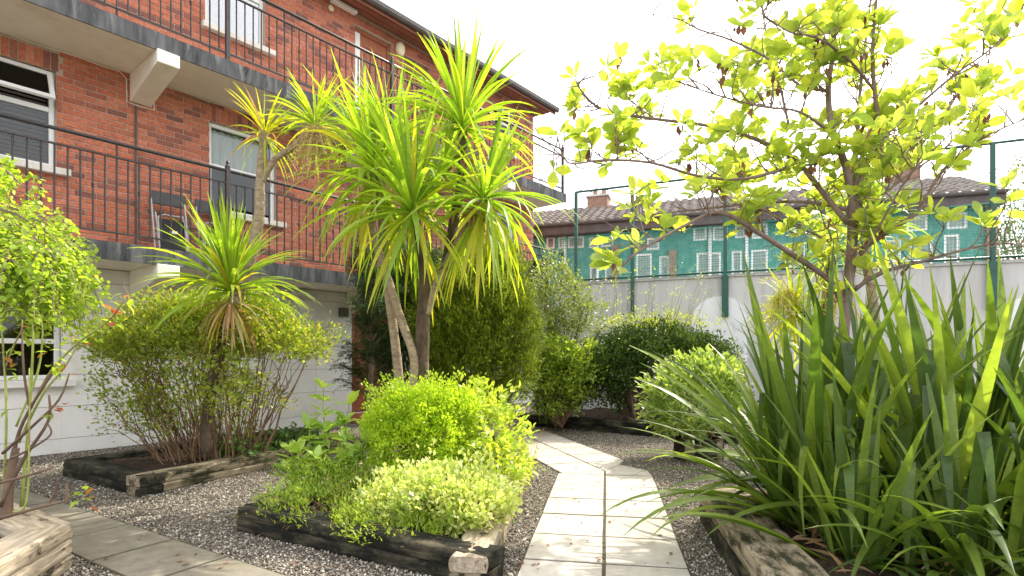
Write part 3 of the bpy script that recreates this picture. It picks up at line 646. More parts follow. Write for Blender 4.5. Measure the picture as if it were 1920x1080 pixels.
# railings
def railing(label, zs, ztop, s_end=11.24):
    r = thing('balcony_railing', label, 'railing', fpos(0, .90, zs), FR, 'walkway railings')
    h = ztop-zs; h2 = h-.165; hb = .115
    MB().tube([(S0, 0, h), (s_end, 0, h)], .022, 8).build('top_rail', 'rail', r, smooth=True)
    for z, nm in ((h2, 'middle_rail'), (hb, 'bottom_rail')): MB().box(S0, s_end, -.018, .018, z-.008, z+.008).build(nm, 'rail', r)
    posts = [.62+2.73*k for k in range(0, 4)]+[s_end]
    pm = MB(); pm.cbox(-.026, .026, -.026, .026, 0, h+.05, .003); pm.lathe([(.034, h+.05), (.034, h+.062), (.018, h+.07), (.014, h+.085), (.024, h+.105), (.018, h+.125), (.004, h+.135)], 8); pm = pm.mesh('post', 'rail')
    for s in posts: copyobj(pm, 'post', r, (s, 0, 0))
    b1 = MB().tube([(0, 0, hb), (0, 0, h2)], .0095, 6).mesh('baluster', 'rail'); b2 = MB().tube([(0, 0, 0), (0, 0, h)], .0105, 6).mesh('baluster', 'rail')
    ck = MB().lathe([(.009, -.03), (.017, -.022), (.017, -.012), (.010, -.004), (.018, .006), (.018, .016), (.009, .026)], 8).mesh('collar', 'rail')
    k = 0; s = -.4
    while s < s_end-.06:
        if min(abs(s-p) for p in posts) > .05:
            b = copyobj(b2 if k % 9 == 4 else b1, 'baluster', r, (s, 0, 0))
            if k % 9 in (2, 6): copyobj(ck, 'collar', b, (0, 0, hb+(h2-hb)*.58))
        s += .1137; k += 1
railing('black metal railing along the upper walkway', 5.09, 6.155)
railing('black metal railing along the lower walkway with folded chairs behind it', 2.49, 3.645)
# folded chairs leaning on the lower walkway
def folded_chair(s, lab, tilt):
    c = thing('folding_chair', lab, 'chair', fpos(s, .42, 2.49), FR+random.uniform(-.1, .1), 'folded chairs on the lower walkway')
    y1 = tilt
    for x in (-.2, .2): MB().tube([(x, 0, 0), (x, y1*.5, .45), (x, y1, .86)], .011, 6).build('back_leg', 'upvc_metal', c)
    for x in (-.165, .165): MB().tube([(x, -.05, 0), (x, y1*.45-.03, .42), (x*.98, y1*.7, .58)], .010, 6).build('front_leg', 'upvc_metal', c)
    MB().tube([(-.2, y1*.3, .28), (.2, y1*.3, .28)], .008, 6).build('stretcher', 'upvc_metal', c)
    o = MB().cbox(-.215, .215, y1*.93-.02, y1*.93+.004, .70, .87, .006).build('backrest', 'chairgrey', c)
    o = MB().cbox(-.16, .16, y1*.4-.075, y1*.4-.05, .08, .50, .01).build('seat', 'chairblack', c); o.rotation_euler = (-.12, 0, 0)
    MB().tube([(-.165, y1*.4-.11, .10), (-.165, y1*.4-.06, .5), (-.1, y1*.4-.055, .54), (.1, y1*.4-.055, .54), (.165, y1*.4-.06, .5), (.165, y1*.4-.11, .10)], .009, 6).build('seat_frame', 'upvc_metal', c)
    MB().box(-.04, .05, y1*.4-.098, y1*.4-.094, .30, .335).build('seat_tag', 'upvc', c)
M['upvc_metal'] = surf('bare_metal_tube', (.38, .38, .38), (.48, .48, .48), 8, .35, 0, spec=.6)
M['chairgrey'] = surf('grey_vinyl', (.06, .06, .065), (.085, .085, .09), 8, .5, .1); M['chairblack'] = surf('black_vinyl', (.012, .012, .013), (.02, .02, .022), 8, .45, .1)
folded_chair(2.86, 'folded black metal chair on the lower walkway between window and bracket', .20)
folded_chair(3.42, 'folded grey metal chair under the curtained window on the lower walkway', .22)
# dark timber screen at the end of the lower walkway
sc_ = thing('timber_screen', 'dark board screen at the far end of the lower walkway', 'screen', fpos(10.75, .05, 2.49), FR)
for k in range(7): MB().cbox(-.012, .012, -.11*k-.105, -.11*k, .01, .98-.02*random.random(), .003).build('board', 'sleeper_dark', sc_)
for z in (.2, .8): MB().box(.013, .04, -.78, 0, z, z+.07).build('batten', 'sleeper_dark', sc_)

# ================================================================== TERRACE BEHIND (local x along its front, y to the back)
TO = Vector((.70, 18.0)); TD = Vector((11.35, -3.8)).normalized(); TR = math.atan2(TD.y, TD.x); TN = Vector((TD.y, -TD.x))
def tx(u, v=None):
    rx = (u-CX)/FPX; d = (TN.x*TO.x+TN.y*TO.y)/(TN.x*rx+TN.y); p = Vector((rx*d, d)); s = (p-TO).dot(TD)
    return s if v is None else (s, H+(HY-v)/FPX*d)
ter = thing('terraced_house', 'teal fronted terraced house row with brown tiled roof beyond the wall', 'house', (TO.x, TO.y, 0), TR)
TX0, TX1 = -4.0, tx(1848); TE = 5.22
wins = []
for (u0, u1, v0, v1) in ((1024, 1040, 444, 466), (1046, 1056, 444, 466), (1064, 1095, 444, 464), (1104, 1117, 444, 464), (1126, 1150, 444, 462), (1212, 1236, 446, 468), (1300, 1325, 425, 450), (1336, 1365, 425, 450), (1378, 1398, 420, 446), (1410, 1440, 420, 446), (1560, 1590, 410, 436), (1700, 1740, 405, 432), (1775, 1815, 400, 428),
        (1106, 1122, 500, 540), (1134, 1152, 486, 540), (1192, 1222, 476, 540), (1236, 1256, 480, 540), (1306, 1352, 474, 540), (1372, 1392, 470, 530), (1408, 1440, 468, 530), (1480, 1510, 460, 530), (1660, 1690, 450, 530), (1705, 1750, 445, 530), (1770, 1800, 440, 530)):
    a, z1 = tx(u0, v0); b, z0 = tx(u1, v1); wins.append((a, b, max(z0, .2), min(z1, TE-.12)))
tm = MB()
for (a, b, c, d) in rects_minus((TX0, TX1-.02, 0, TE), wins): tm.box(a, b, .01, .25, c, d)
tm.box(TX0, TX1-.02, 4.6, 4.85, 0, TE); tm.box(TX0, TX0+.2, .26, 4.59, 0, TE)
tm.build('wall', 'teal', ter)
MB().box(TX1-.019, TX1+.2, -.12, 4.86, 0, TE+.1).build('gable_wall', 'oldbrick', ter)
for (a, b, c, d) in wins:
    m = MB(); fw = .06
    for bx in ((a, a+fw, c, d), (b-fw, b, c, d), (a+fw, b-fw, c, c+fw), (a+fw, b-fw, d-fw, d)): m.box(bx[0], bx[1], .03, .09, bx[2], bx[3])
    w = m.build('window', 'upvc', ter); MB().box(a+fw, b-fw, .055, .06, c+fw, d-fw).build('pane', 'glass', w)
    MB().box(a+.03, b-.03, .092, .10, c+.02, d-.02).build('curtain', 'curtain', w)
for u in (1060, 1121, 1331, 1400, 1545): MB().tube([(tx(u), -.06, .1), (tx(u), -.06, TE-.05)], .05, 8).build('downpipe', 'upvc', ter, smooth=True)
for u in (1154, 1262): s = tx(u); MB().box(s-.11, s+.11, -.1, .009, 0, 4.55 if u < 1200 else 4.3).build('brick_pier', 'oldbrick', ter)
MB().box(TX0-.1, TX1+.25, -.42, -.02, TE-.30, TE-.02).build('fascia', 'gutter', ter)
MB().tube([(TX0-.1, -.47, TE), (TX1+.25, -.47, TE)], .06, 8).build('gutter', 'gutter', ter)
rise, run = 1.15, 2.75; sl_ = math.atan2(rise, run); RL = math.hypot(rise, run)
rfm = MB(); rfm.add([(TX0-.1, -.5, TE+.02), (TX1+.3, -.5, TE+.02), (TX1+.3, run-.5, TE+rise), (TX0-.1, run-.5, TE+rise), (TX0-.1, 5.2, TE+.02), (TX1+.3, 5.2, TE+.02)], [(0, 1, 2, 3), (3, 2, 5, 4), (0, 4, 5, 1), (1, 5, 2), (0, 3, 4)])
troof = rfm.build('roof', 'rooft', ter); troof['label'] = 'brown pantiled roof'
tv = []
for i in range(6):
    m = MB(); n = 6; TW = .27; TL = .36; vs = []
    for yy, lift in ((0, .035), (TL, .008)):
        for j in range(n+1): q = j/n; vs.append((TW*q, yy, lift+.028*math.sin(q*2*math.pi)))
    vs += [(TW*j/n, 0, .0) for j in range(n+1)]
    m.add(vs, [(j, j+1, n+1+j+1, n+1+j) for j in range(n)]+[(2*(n+1)+j, 2*(n+1)+j+1, j+1, j) for j in range(n)], .08+.15*i); tv.append(m.mesh('roof_tile', 'rooft', True))
tiles = []
for r in range(int(RL/.31)):
    for k in range(int((TX1+.3-(TX0-.1))/.27)):
        tiles.append((TX0-.1+k*.27, -.5+r*.31*math.cos(sl_), TE+.035+r*.31*math.sin(sl_)))
vis = sorted(tiles, key=lambda t: (0 if t[0] > .2 else 1, t[2]))
vis = [t for t in vis if .2 < t[0] < 6.0][:290]; vset = set(vis); restt = []
for t in tiles:
    me = random.choice(tv)
    if t in vset: copyobj(me, 'roof_tile', troof, t, (sl_, 0, 0))
    else: restt.append((me, Matrix.Translation(t) @ Matrix.Rotation(sl_, 4, 'X')))
strip_join('far_roof_tiles', troof, restt, 'rooft')
for u, v in ((1096, 380), (1741, 330)):
    s = tx(u); c = MB().box(s-.28, s+.42, 1.9, 2.5, TE+.4, TE+rise+.28).build('chimney', 'oldbrick', ter); MB().box(s-.33, s+.47, 1.85, 2.55, TE+rise+.281, TE+rise+.34).build('chimney_cap', 'concrete', c)
    for q in (0, .3): MB().lathe([(.09, 0), (.075, .22), (.09, .24)], 10, (s-.05+q, 2.2, TE+rise+.341)).build('chimney_pot', 'oldbrick', c)

# ================================================================== CONCRETE WALL + FENCE (local x along the wall, y behind)
WO = Vector((1.30, 11.95)); WD = Vector((.92, -.392)).normalized(); WR = math.atan2(WD.y, WD.x); WN = Vector((WD.y, -WD.x))
def wx(u, v=None):
    rx = (u-CX)/FPX; d = (WN.x*WO.x+WN.y*WO.y)/(WN.x*rx+WN.y); p = Vector((rx*d, d)); s = (p-WO).dot(WD)
    return s if v is None else (s, H+(HY-v)/FPX*d)
wal = thing('boundary_wall', 'pale concrete boundary wall with white arched panels behind the shrubs', 'wall', (WO.x, WO.y, 0), WR)
WT = 2.69
MB().box(-.4, 11.5, 0, .22, 0, WT).build('wall', 'concrete', wal)
for k in range(10): MB().box(-.4+1.19*k+.004, -.4+1.19*(k+1)-.004, -.03, .25, WT+.001, WT+.05).build('coping_stone', 'concrete', wal)
for uc in (1348, 1935):
    c = wx(uc); hw = .50; zt = wx(uc, 556)[1]; pts = [(c-hw, 0), (c+hw, 0)]+[(c+hw*math.cos(a), zt-hw*.95+hw*.95*math.sin(a)) for a in np.linspace(0, math.pi, 19)]
    m = MB(); n = len(pts); m.add([(x, -.001, z) for x, z in pts]+[(x, -.03, z) for x, z in pts], [tuple(range(n, 2*n))]+[(i, (i+1) % n, n+(i+1) % n, n+i) for i in range(n)]); m.build('arched_panel', 'archpaint', wal)
fen = thing('net_fence', 'green metal sports fence with net fixed along the wall top', 'fence', (WO.x, WO.y, 0), WR)
FT = 4.64
for u in (1082, 1187, 1360, 1592, 1858):
    s = wx(u); o = MB().cbox(s-.032, s+.032, -.105, -.036, 1.95 if u > 1100 else 2.2, FT, .004).build('post', 'fence', fen)
    if u in (1360, 1858): MB().cbox(s-.06, s+.06, -.118, -.031, 1.93, WT+.02, .005).build('post_shoe', 'fence', fen)
MB().tube([(wx(1082), -.07, FT), (11.2, -.07, FT)], .024, 8).build('top_rail', 'fence', fen)
MB().tube([(-.35, -.07, WT+.09), (11.2, -.07, WT+.09)], .022, 8).build('bottom_rail', 'fence', fen)
NT = 3.68
nm = MB(); z = WT+.1; r = 0
while z < NT:
    nm.tube([(s, -.06+.008*math.sin(s*3+z*5), z+.012*math.sin(s*2.1+r)+.006*math.sin(s*9+r*2)) for s in np.arange(-.35, 11.2, .12)], 0.0048, 3, cap=False); z += .052; r += 1
for k in range(int(11.5/.052)):
    s = -.35+.052*k; nm.tube([(s+.006*math.sin(z*9+k), -.06, z) for z in np.linspace(WT+.09, NT, 5)], .0040, 3, cap=False)
nm.build('net', 'net', fen, kind='stuff')
MB().tube([(s, -.06, NT+.02*math.sin(s*1.7)) for s in np.arange(-.35, 11.2, .2)], .006, 5).build('net_rope', 'net', fen)
# overhead wires
for i, (v0, v1, lab) in enumerate(((338, 352, 'upper thin overhead wire beyond the balcony end'), (346, 361, 'lower thin overhead wire beyond the balcony end'))):
    a = at(1000, v0-4, 30); b = at(1900, v1+6, 26); pts = [a.lerp(b, q/20)-Vector((0, 0, 1.0*math.sin(q/20*math.pi))) for q in range(21)]
    tag(MB().tube(pts, .02, 4).build('overhead_wire', 'gutter'), lab, 'wire')

# ================================================================== TIMBER BEDS
BEDS = []
def bed(label, pts, runs, mats, soil_z, Wd=.2, Hs=(.085, .085), rmats=None):
    c = Vector((sum(p[0] for p in pts)/len(pts), sum(p[1] for p in pts)/len(pts)))
    o = thing('timber_bed', label, 'planter', (c.x, c.y, 0)); BEDS.append(pts)
    for i, j in runs:
        a, b = Vector(pts[i]), Vector(pts[j]); d = (b-a).normalized(); nn = Vector((-d.y, d.x))
        if nn.dot(c-(a+b)/2) < 0: nn = -nn
        sleeper_run(o, a, b, nn, Wd, Hs, (rmats or {}).get((i, j), mats))
    # uneven soil surface inside
    n = 22; q = [Vector(p) for p in pts]; m = MB(); vs = []
    def bil(u, v): return (q[0]*(1-u)+q[1]*u)*(1-v)+(q[3]*(1-u)+q[2]*u)*v
    for j in range(n+1):
        for i in range(n+1):
            p = bil(.03+.94*i/n, .03+.94*j/n); p = c+(p-c)*.97; vs.append((p.x-c.x, p.y-c.y, soil_z+.035*noise.noise(Vector((p.x*4, p.y*4, 1)))+.012*noise.noise(Vector((p.x*17, p.y*17, 3)))))
    m.add(vs, [(j*(n+1)+i, j*(n+1)+i+1, (j+1)*(n+1)+i+1, (j+1)*(n+1)+i) for j in range(n) for i in range(n)]).build('soil', 'soil', o, smooth=True)
    return o
bed('mossy timber bed holding golden shrubs beside the pale path', [(-1.87, 3.80), (-.13, 2.85), (.21, 5.78), (-1.45, 6.3)], [(0, 1), (1, 2), (0, 3), (3, 2)], ['sleeper_mid', 'sleeper_mid'], .12, rmats={(0, 1): ['sleeper_dark', 'sleeper_dark'], (1, 2): ['sleeper_mid', 'sleeper_pale']})  # front run darker: algae, plus its shade put into the wood colour
bed('dark tarred timber bed at the foot of the white wall', [(-4.43, 5.52), (-3.12, 4.70), (-2.05, 6.95), (-3.3, 7.75)], [(0, 1), (1, 2), (0, 3), (3, 2)], ['sleeper_dark', 'sleeper_dark'], .11, rmats={(1, 2): ['sleeper_mid', 'sleeper_mid']})  # dark runs are tarred with painted-in shade; the sunlit right run stays lighter
bed('pale split timber bed with rose canes beside brown slabs', [(-4.6, 4.47), (-2.47, 3.15), (-2.22, 2.2), (-4.4, 2.2)], [(0, 1), (1, 2)], ['sleeper_pale', 'sleeper_pale', 'sleeper_pale'], .18, .22, (.085, .085, .09))
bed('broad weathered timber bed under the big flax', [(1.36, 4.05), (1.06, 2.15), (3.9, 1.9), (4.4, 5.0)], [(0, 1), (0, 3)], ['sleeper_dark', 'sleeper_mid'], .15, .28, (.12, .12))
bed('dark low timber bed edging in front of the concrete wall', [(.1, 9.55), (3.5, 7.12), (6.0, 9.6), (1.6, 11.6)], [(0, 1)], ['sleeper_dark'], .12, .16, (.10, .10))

# ================================================================== GRAVEL
def inside(px, py, poly):
    r = np.zeros(len(px), bool); n = len(poly)
    for i in range(n):
        (x1, y1), (x2, y2) = poly[i], poly[(i+1) % n]; c = ((y1 > py) != (y2 > py)) & (px < (x2-x1)*(py-y1)/((y2-y1) or 1e-9)+x1); r ^= c
    return r
n = 150000
py = 2.6+(9.6-2.6)*rng.random(n)**1.25; px = (rng.random(n)*2-1)*1.02*py; keep = np.ones(n, bool)
facn = UY*px-UX*py
keep &= facn > WOFF+.01
for P in SLABS+BEDS: keep &= ~inside(px, py, P)
px, py = px[keep], py[keep]; n = len(px); print('pebbles', n)
OCT = (np.array([(1, 0, 0), (-1, 0, 0), (0, 1, 0), (0, -1, 0), (0, 0, 1), (0, 0, -.6)], float), np.array([(0, 2, 4), (2, 1, 4), (1, 3, 4), (3, 0, 4), (2, 0, 5), (1, 2, 5), (3, 1, 5), (0, 3, 5)]))
dirs = norm(np.c_[rng.normal(size=(n, 2)), rng.normal(size=n)*.35]); sz = rng.uniform(.005, .0105, n)*np.where(rng.random(n) < .06, 1.5, 1)
pe = bpy.data.objects.new('gravel', leaves_mesh('gravel', OCT, np.c_[px, py, .003+rng.random(n)*.006], dirs, sz, rng.uniform(.6, 1.0, n), 'pebble', roll=rng.random(n)*6)); link(pe)
tag(pe, 'loose dark and pale gravel stones', 'gravel', kind='stuff')
# fallen leaves and twigs on the gravel and slabs
lx = []; 
for _ in range(220):
    u = random.uniform(200, 1320); v = random.uniform(850, 1075); p = gr(u, v)
    if any(inside(np.array([p.x]), np.array([p.y]), P)[0] for P in BEDS): continue
    lx.append((p.x, p.y, .02))
lt = bpy.data.objects.new('leaf_litter', leaves_mesh('leaf_litter', LEAF6, np.array(lx), norm(np.c_[rng.normal(size=(len(lx), 2)), rng.normal(size=len(lx))*.15]), rng.uniform(.02, .05, len(lx)), .45, 'deadpetal')); link(lt); tag(lt, 'dry brown fallen leaves scattered on gravel and slabs', 'leaf litter', kind='stuff')

# ================================================================== PLANTS
def blade_set(mat, wmin, wmax, classes, nvar=3, **kw):
    out = []
    for (t0, b0) in classes:
        vs = []
        for i in range(nvar): vs.append(blade(1.0, random.uniform(wmin, wmax), t0+random.uniform(-4, 4), b0*random.uniform(.7, 1.3), mat=mat, twist=random.uniform(-.5, .5), **kw))
        out.append(vs)
    return out
CL = [(86, 8), (74, 20), (60, 32), (45, 50), (28, 62), (10, 62), (-10, 55), (-35, 45), (-60, 25)]
CORD = blade_set('cord', .036, .050, CL, 3); CORDY = blade_set('cordy', .04, .052, CL, 2); CORDD = blade_set('corddead', .034, .05, CL, 2)
def head(items, c, n, L, lo=-60, hi=88, bias=1.0, mats=(1, 0, 0), tilt=(0, 0)):
    """rosette: items gets (mesh, matrix, weight)"""
    els = [k[0] for k in CL]
    for i in range(n):
        e = lo+(hi-lo)*random.random()**bias; ci = min(range(len(els)), key=lambda j: abs(els[j]-e+random.uniform(-8, 8)))
        r = random.random(); S = CORD if r < mats[0] else (CORDY if r < mats[0]+mats[1] else CORDD)
        if e < -25 and S is CORD and random.random() < .35: S = CORDY
        me = random.choice(S[ci]); l = L*random.uniform(.72, 1.08); az = random.random()*2*math.pi
        p = Vector(c)+Vector((-math.sin(az)*.03, math.cos(az)*.03, (e-20)/90*.07))
        Mx = Matrix.Translation(p) @ Matrix.Rotation(tilt[0], 4, 'X') @ Matrix.Rotation(tilt[1], 4, 'Y') @ Matrix.Rotation(az, 4, 'Z') @ Matrix.Rotation(random.uniform(-.25, .25), 4, 'Y') @ Matrix.Scale(l, 4)
        items.append((me, Mx))
def place_blades(parent, items, limit=290, name='leaf'):
    org = Vector(parent.location)
    idx = sorted(range(len(items)), key=lambda i: (org+items[i][1].translation-Vector((0, 0, H))).length/items[i][1].to_scale().x+random.random()*.5)
    rest = {}
    for k, i in enumerate(idx):
        me, Mx = items[i]
        if k < limit:
            o = bpy.data.objects.new(name, me); link(o, parent); o.matrix_local = Mx
        else: rest.setdefault(me.materials[0].name, []).append((me, Mx))
    for mn, it in rest.items(): strip_join('leaf_mass', parent, it, bpy.data.materials[mn])
def rel(o, pts): return [Vector(p)-Vector(o.location) for p in pts]

# ---- central cordyline clump
D0 = 5.2
cc = thing('cordyline_palm', 'tall multi-trunked cordyline palm rising from the golden shrub bed', 'palm', at(775, 800, D0)*1.0)
cc.location.z = .10
def trunk(parent, px, r, mat, name='trunk', n=9, w=.0):
    pts = rel(parent, [at(u, v, d) for u, v, d in px]); k = len(pts)
    # smooth the polyline
    P = []
    for i in range(k-1):
        p0, p1, p2, p3 = pts[max(i-1, 0)], pts[i], pts[i+1], pts[min(i+2, k-1)]
        for q in range(4):
            t = q/4; P.append(.5*((2*p1)+(p2-p0)*t+(2*p0-5*p1+4*p2-p3)*t*t+(3*p1-p0-3*p2+p3)*t**3))
    P.append(pts[-1]); R = np.interp(np.linspace(0, 1, len(P)), np.linspace(0, 1, len(r)), r)
    return MB().tube(P, [x*(1+.09*noise.noise(p*9)) for x, p in zip(R, P)], n).build(name, mat, parent, smooth=True)
trunk(cc, [(755, 850, 5.3), (750, 735, 5.3), (738, 620, 5.32), (727, 540, 5.35), (722, 470, 5.4), (712, 380, 5.45), (702, 300, 5.5)], [.05, .045, .042, .04, .038, .036], 'cordbark')
trunk(cc, [(776, 850, 5.15), (775, 730, 5.15), (776, 670, 5.15), (752, 600, 5.2), (730, 530, 5.25), (706, 460, 5.3), (695, 400, 5.35), (690, 330, 5.4)], [.046, .043, .04, .038, .036, .034], 'cordbark')
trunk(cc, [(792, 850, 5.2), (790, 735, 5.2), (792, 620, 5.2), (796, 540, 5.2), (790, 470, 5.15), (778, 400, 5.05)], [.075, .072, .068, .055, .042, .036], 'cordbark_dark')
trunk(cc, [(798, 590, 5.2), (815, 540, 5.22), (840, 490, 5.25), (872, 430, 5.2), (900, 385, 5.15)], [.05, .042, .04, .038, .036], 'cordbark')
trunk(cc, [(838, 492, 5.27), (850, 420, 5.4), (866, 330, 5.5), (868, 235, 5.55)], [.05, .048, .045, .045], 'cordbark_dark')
it = []
def h(u, v, d): return at(u, v, d)-Vector(cc.location)
head(it, h(772, 395, 5.0), 105, 1.1, -55, 88, .72, (.95, .05, 0))
head(it, h(908, 372, 5.1), 100, .92, -60, 88, .78, (.9, .1, 0), (0, .25))
head(it, h(868, 238, 5.45), 110, .98, -30, 90, .62, (.97, .03, 0))
head(it, h(700, 320, 5.45), 100, 1.02, -60, 88, .75, (.9, .1, 0), (0, -.15))
head(it, h(735, 285, 5.6), 55, .85, -10, 88, .8, (1, 0, 0)); head(it, h(830, 330, 5.5), 45, .8, -30, 88, .8, (1, 0, 0))
for c in ((905, 385, 5.12, 34), (700, 330, 5.4, 26), (780, 410, 5.05, 10)): head(it, h(*c[:3]), c[3], .95, -88, -50, 1, (.4, .6, 0))
place_blades(cc, it)
dp = []
for c in ((868, 300, 5.5), (885, 400, 5.15)):
    p0 = h(*c)
    for _ in range(60):
        dp.append(p0+Vector((random.gauss(0, .06), random.gauss(0, .06), random.gauss(0, .06))))
leaf_mass('dry_leaf_stubs', cc, NEEDLE, np.array([p[:] for p in dp]), norm(rng.normal(size=(len(dp), 3))+np.array([0, 0, -1.2])), .2, .12, 'corddead')

# ---- left cordyline with dead skirt and dried flower head
lc = thing('cordyline_palm', 'leaning cordyline palm with a brown dead leaf skirt in front of the white wall', 'palm', (0, 0, 0)); p = at(388, 830, 5.45); lc.location = (p.x, p.y, .10)
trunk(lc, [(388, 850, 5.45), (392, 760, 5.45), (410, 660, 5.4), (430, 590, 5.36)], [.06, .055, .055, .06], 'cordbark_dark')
trunk(lc, [(432, 600, 5.36), (450, 540, 5.33), (474, 470, 5.32), (487, 400, 5.32), (488, 340, 5.32), (496, 245, 5.32)], [.07, .06, .055, .05, .042, .035], 'cordbark')
trunk(lc, [(488, 345, 5.32), (515, 300, 5.33), (550, 275, 5.36), (588, 240, 5.36)], [.035, .03, .028, .028], 'cordbark')
it = []
def h(u, v, d): return at(u, v, d)-Vector(lc.location)
head(it, h(432, 545, 5.30), 180, .84, -20, 88, .55, (.97, .03, 0), (0, -.08))
head(it, h(432, 560, 5.27), 60, .55, -80, -15, .8, (.1, .2, .7))
head(it, h(496, 250, 5.32), 50, .45, -75, 80, 1.0, (.2, .5, .3))
head(it, h(592, 235, 5.36), 95, .52, -70, 88, .7, (.8, .2, 0))
place_blades(lc, it)
# dried flower panicle hanging below the small head
pm_ = MB(); b0 = h(592, 238, 5.30); pp = []; pdirs = []
for _ in range(46):
    d = Vector((random.gauss(0, 1), random.gauss(-.3, .8), random.gauss(-.9, .6))).normalized(); L = random.uniform(.18, .52); p = b0.copy(); pts = [p.copy()]
    for q in range(6): d = (d+Vector((0, 0, -.28))).normalized(); p = p+d*L/6; pts.append(p.copy()); pp += [(p+Vector((random.gauss(0, .025), random.gauss(0, .025), random.gauss(0, .025))))[:] for _ in range(9)]
    pm_.tube(pts, [.004-.0004*i for i in range(7)], 4, cap=False)
pn = pm_.build('flower_stalk', 'panicle', lc); leaf_mass('dry_florets', pn, NEEDLE, np.array(pp), rdir(len(pp)), .03, .35, 'panicle')

# ---- generic shrub
def shrub(name, label, cat, base, ells, nclump, per, cr, tpl, lsize, lwidth, mat, nst=14, st_r=(.012, .003), st_mat='twig', single=False, group=None, spread=.12, limit=290, **kw):
    o = thing(name, label, cat, base, 0, group)
    E = [((Vector(c)-Vector(base))[:], r) for c, r in ells]
    pos, d = clumps(E, nclump, per, cr, **kw); sz = rng.uniform(lsize*.65, lsize*1.2, len(pos))
    ok = pos[:, 2] > .02; pos, d, sz = pos[ok], d[ok], sz[ok]
    if single: leaf_parts(o, pos, d, sz, lwidth, mat, roll=rng.normal(size=len(pos))*.5, tpl=tpl, limit=limit)
    else: leaf_mass('foliage', o, tpl, pos, d, sz, lwidth, mat, roll=rng.normal(size=len(pos))*.6)
    mb = MB(); tp = pos[rng.choice(len(pos), nst)]
    stems(mb, [(random.gauss(0, spread), random.gauss(0, spread), -.04) for _ in range(8)], [tuple(t*.93) for t in tp], st_r[0], st_r[1], 5, .03, 6, .25)
    mb.build('stems', st_mat, o); return o

# ---- wiry shrub round the left cordyline
ws = thing('wiry_shrub', 'broad wiry shrub with yellow-green crown and bare twiggy stems in tarred bed', 'shrub', (-3.05, 5.95, .10)); wb = Vector(ws.location)
E = [((at(395, 640, 5.9)-wb)[:], (1.0, .75, .33)), ((at(290, 660, 5.8)-wb)[:], (.55, .6, .36)), ((at(510, 655, 5.9)-wb)[:], (.50, .55, .28)), ((at(400, 595, 5.95)-wb)[:], (.7, .6, .22))]
pos, d = clumps(E, 2800, 12, .085, shell=(.5, 1.05), bumps=.2, upbias=.4, lower=-.25)
E2 = [((at(400, 715, 5.2)-wb)[:], (.42, .12, .35)), ((at(255, 730, 5.6)-wb)[:], (.33, .35, .5)), ((at(380, 740, 5.8)-wb)[:], (.8, .6, .4))]
p2, dd2 = clumps(E2, 800, 9, .08, shell=(.3, 1.0), bumps=.25); pos = np.vstack([pos, p2]); d = np.vstack([d, dd2])
leaf_mass('foliage', ws, LEAF2, pos, d, rng.uniform(.026, .054, len(pos)), .6, 'abelia', roll=rng.normal(size=len(pos))*.7)
mb = MB(); bases = [(random.uniform(-.75, .5), random.uniform(-.55, .45), -.03) for _ in range(40)]
tp = pos[rng.choice(len(pos), 85)]
for t in tp: stems(mb, (t[0]*.42+random.gauss(0, .08), t[1]*.42+random.gauss(0, .08), -.03), [tuple(t)], .0075, .0025, 5, .03, 8, .05)
tp = p2[rng.choice(len(p2), 40)]
for t in tp: stems(mb, (t[0]*.55+random.gauss(0, .06), t[1]*.5+random.gauss(0, .06), -.03), [tuple(t)], .006, .002, 4, .03, 6, .12)
for _ in range(420):   # fine twigs inside the crown
    a = Vector(pos[rng.integers(len(pos))]); dv = Vector((random.gauss(0, 1), random.gauss(0, 1), random.gauss(-.2, .5))).normalized()*random.uniform(.12, .3); mb.tube([a, a+dv*.5+Vector((random.gauss(0, .02), 0, random.gauss(0, .02))), a+dv], [.0035, .0028, .0015], 3, cap=False)
for sp in [(335, 690), (460, 690), (540, 700), (590, 640), (480, 760)]: 
    t = at(sp[0], sp[1], 5.8)-wb; stems(mb, (t.x*.4, t.y*.4, -.03), [tuple(t)], .014, .005, 6, .03, 7, .05)
mb.build('stems', 'twig', ws)
shrub('ivy_patch', 'low dark green ivy at the foot of the wiry shrub', 'ground cover', (-2.65, 6.05, .10), [((-2.75, 6.0, .17), (.5, .35, .16)), ((-2.45, 6.35, .17), (.3, .4, .14))], 160, 9, .09, LEAF6, .06, .8, 'ivy', 10, (.006, .002))

# ---- central bed planting
shrub('golden_shrub', 'rounded golden yellow-green shrub at the foot of the cordyline', 'shrub', (-.72, 4.62, .10), [(at(790, 815, 4.6)[:], (.40, .40, .37)), (at(722, 800, 4.75)[:], (.15, .2, .2)), (at(790, 765, 4.6)[:], (.24, .25, .17)), (at(850, 770, 4.7)[:], (.18, .2, .2))], 2300, 17, .042, LEAF2, .030, .6, 'golden', 26, shell=(.6, 1.04), bumps=.3, upbias=.5)
shrub('lime_shrub', 'lime green broad-leaved shrub at the path edge of the mossy timber bed', 'shrub', (-.18, 4.95, .10), [(at(915, 820, 4.85)[:], (.34, .36, .36)), (at(940, 870, 4.5)[:], (.22, .3, .22)), (at(900, 770, 5.0)[:], (.26, .28, .22))], 260, 9, .07, LANCE, .066, .55, 'limeleaf', 22, single=True, shell=(.55, 1.05), bumps=.2, upbias=.3)
shrub('cream_variegated_shrub', 'low cream variegated shrub spilling over the corner of the mossy timber bed', 'shrub', (-.52, 3.70, .10), [(at(850, 930, 3.65)[:], (.34, .34, .17)), (at(760, 935, 3.8)[:], (.30, .32, .16)), (at(890, 950, 3.5)[:], (.20, .26, .14))], 1000, 12, .055, LEAF2, .038, .7, 'varieg', 30, shell=(.55, 1.05), bumps=.2, upbias=.5)
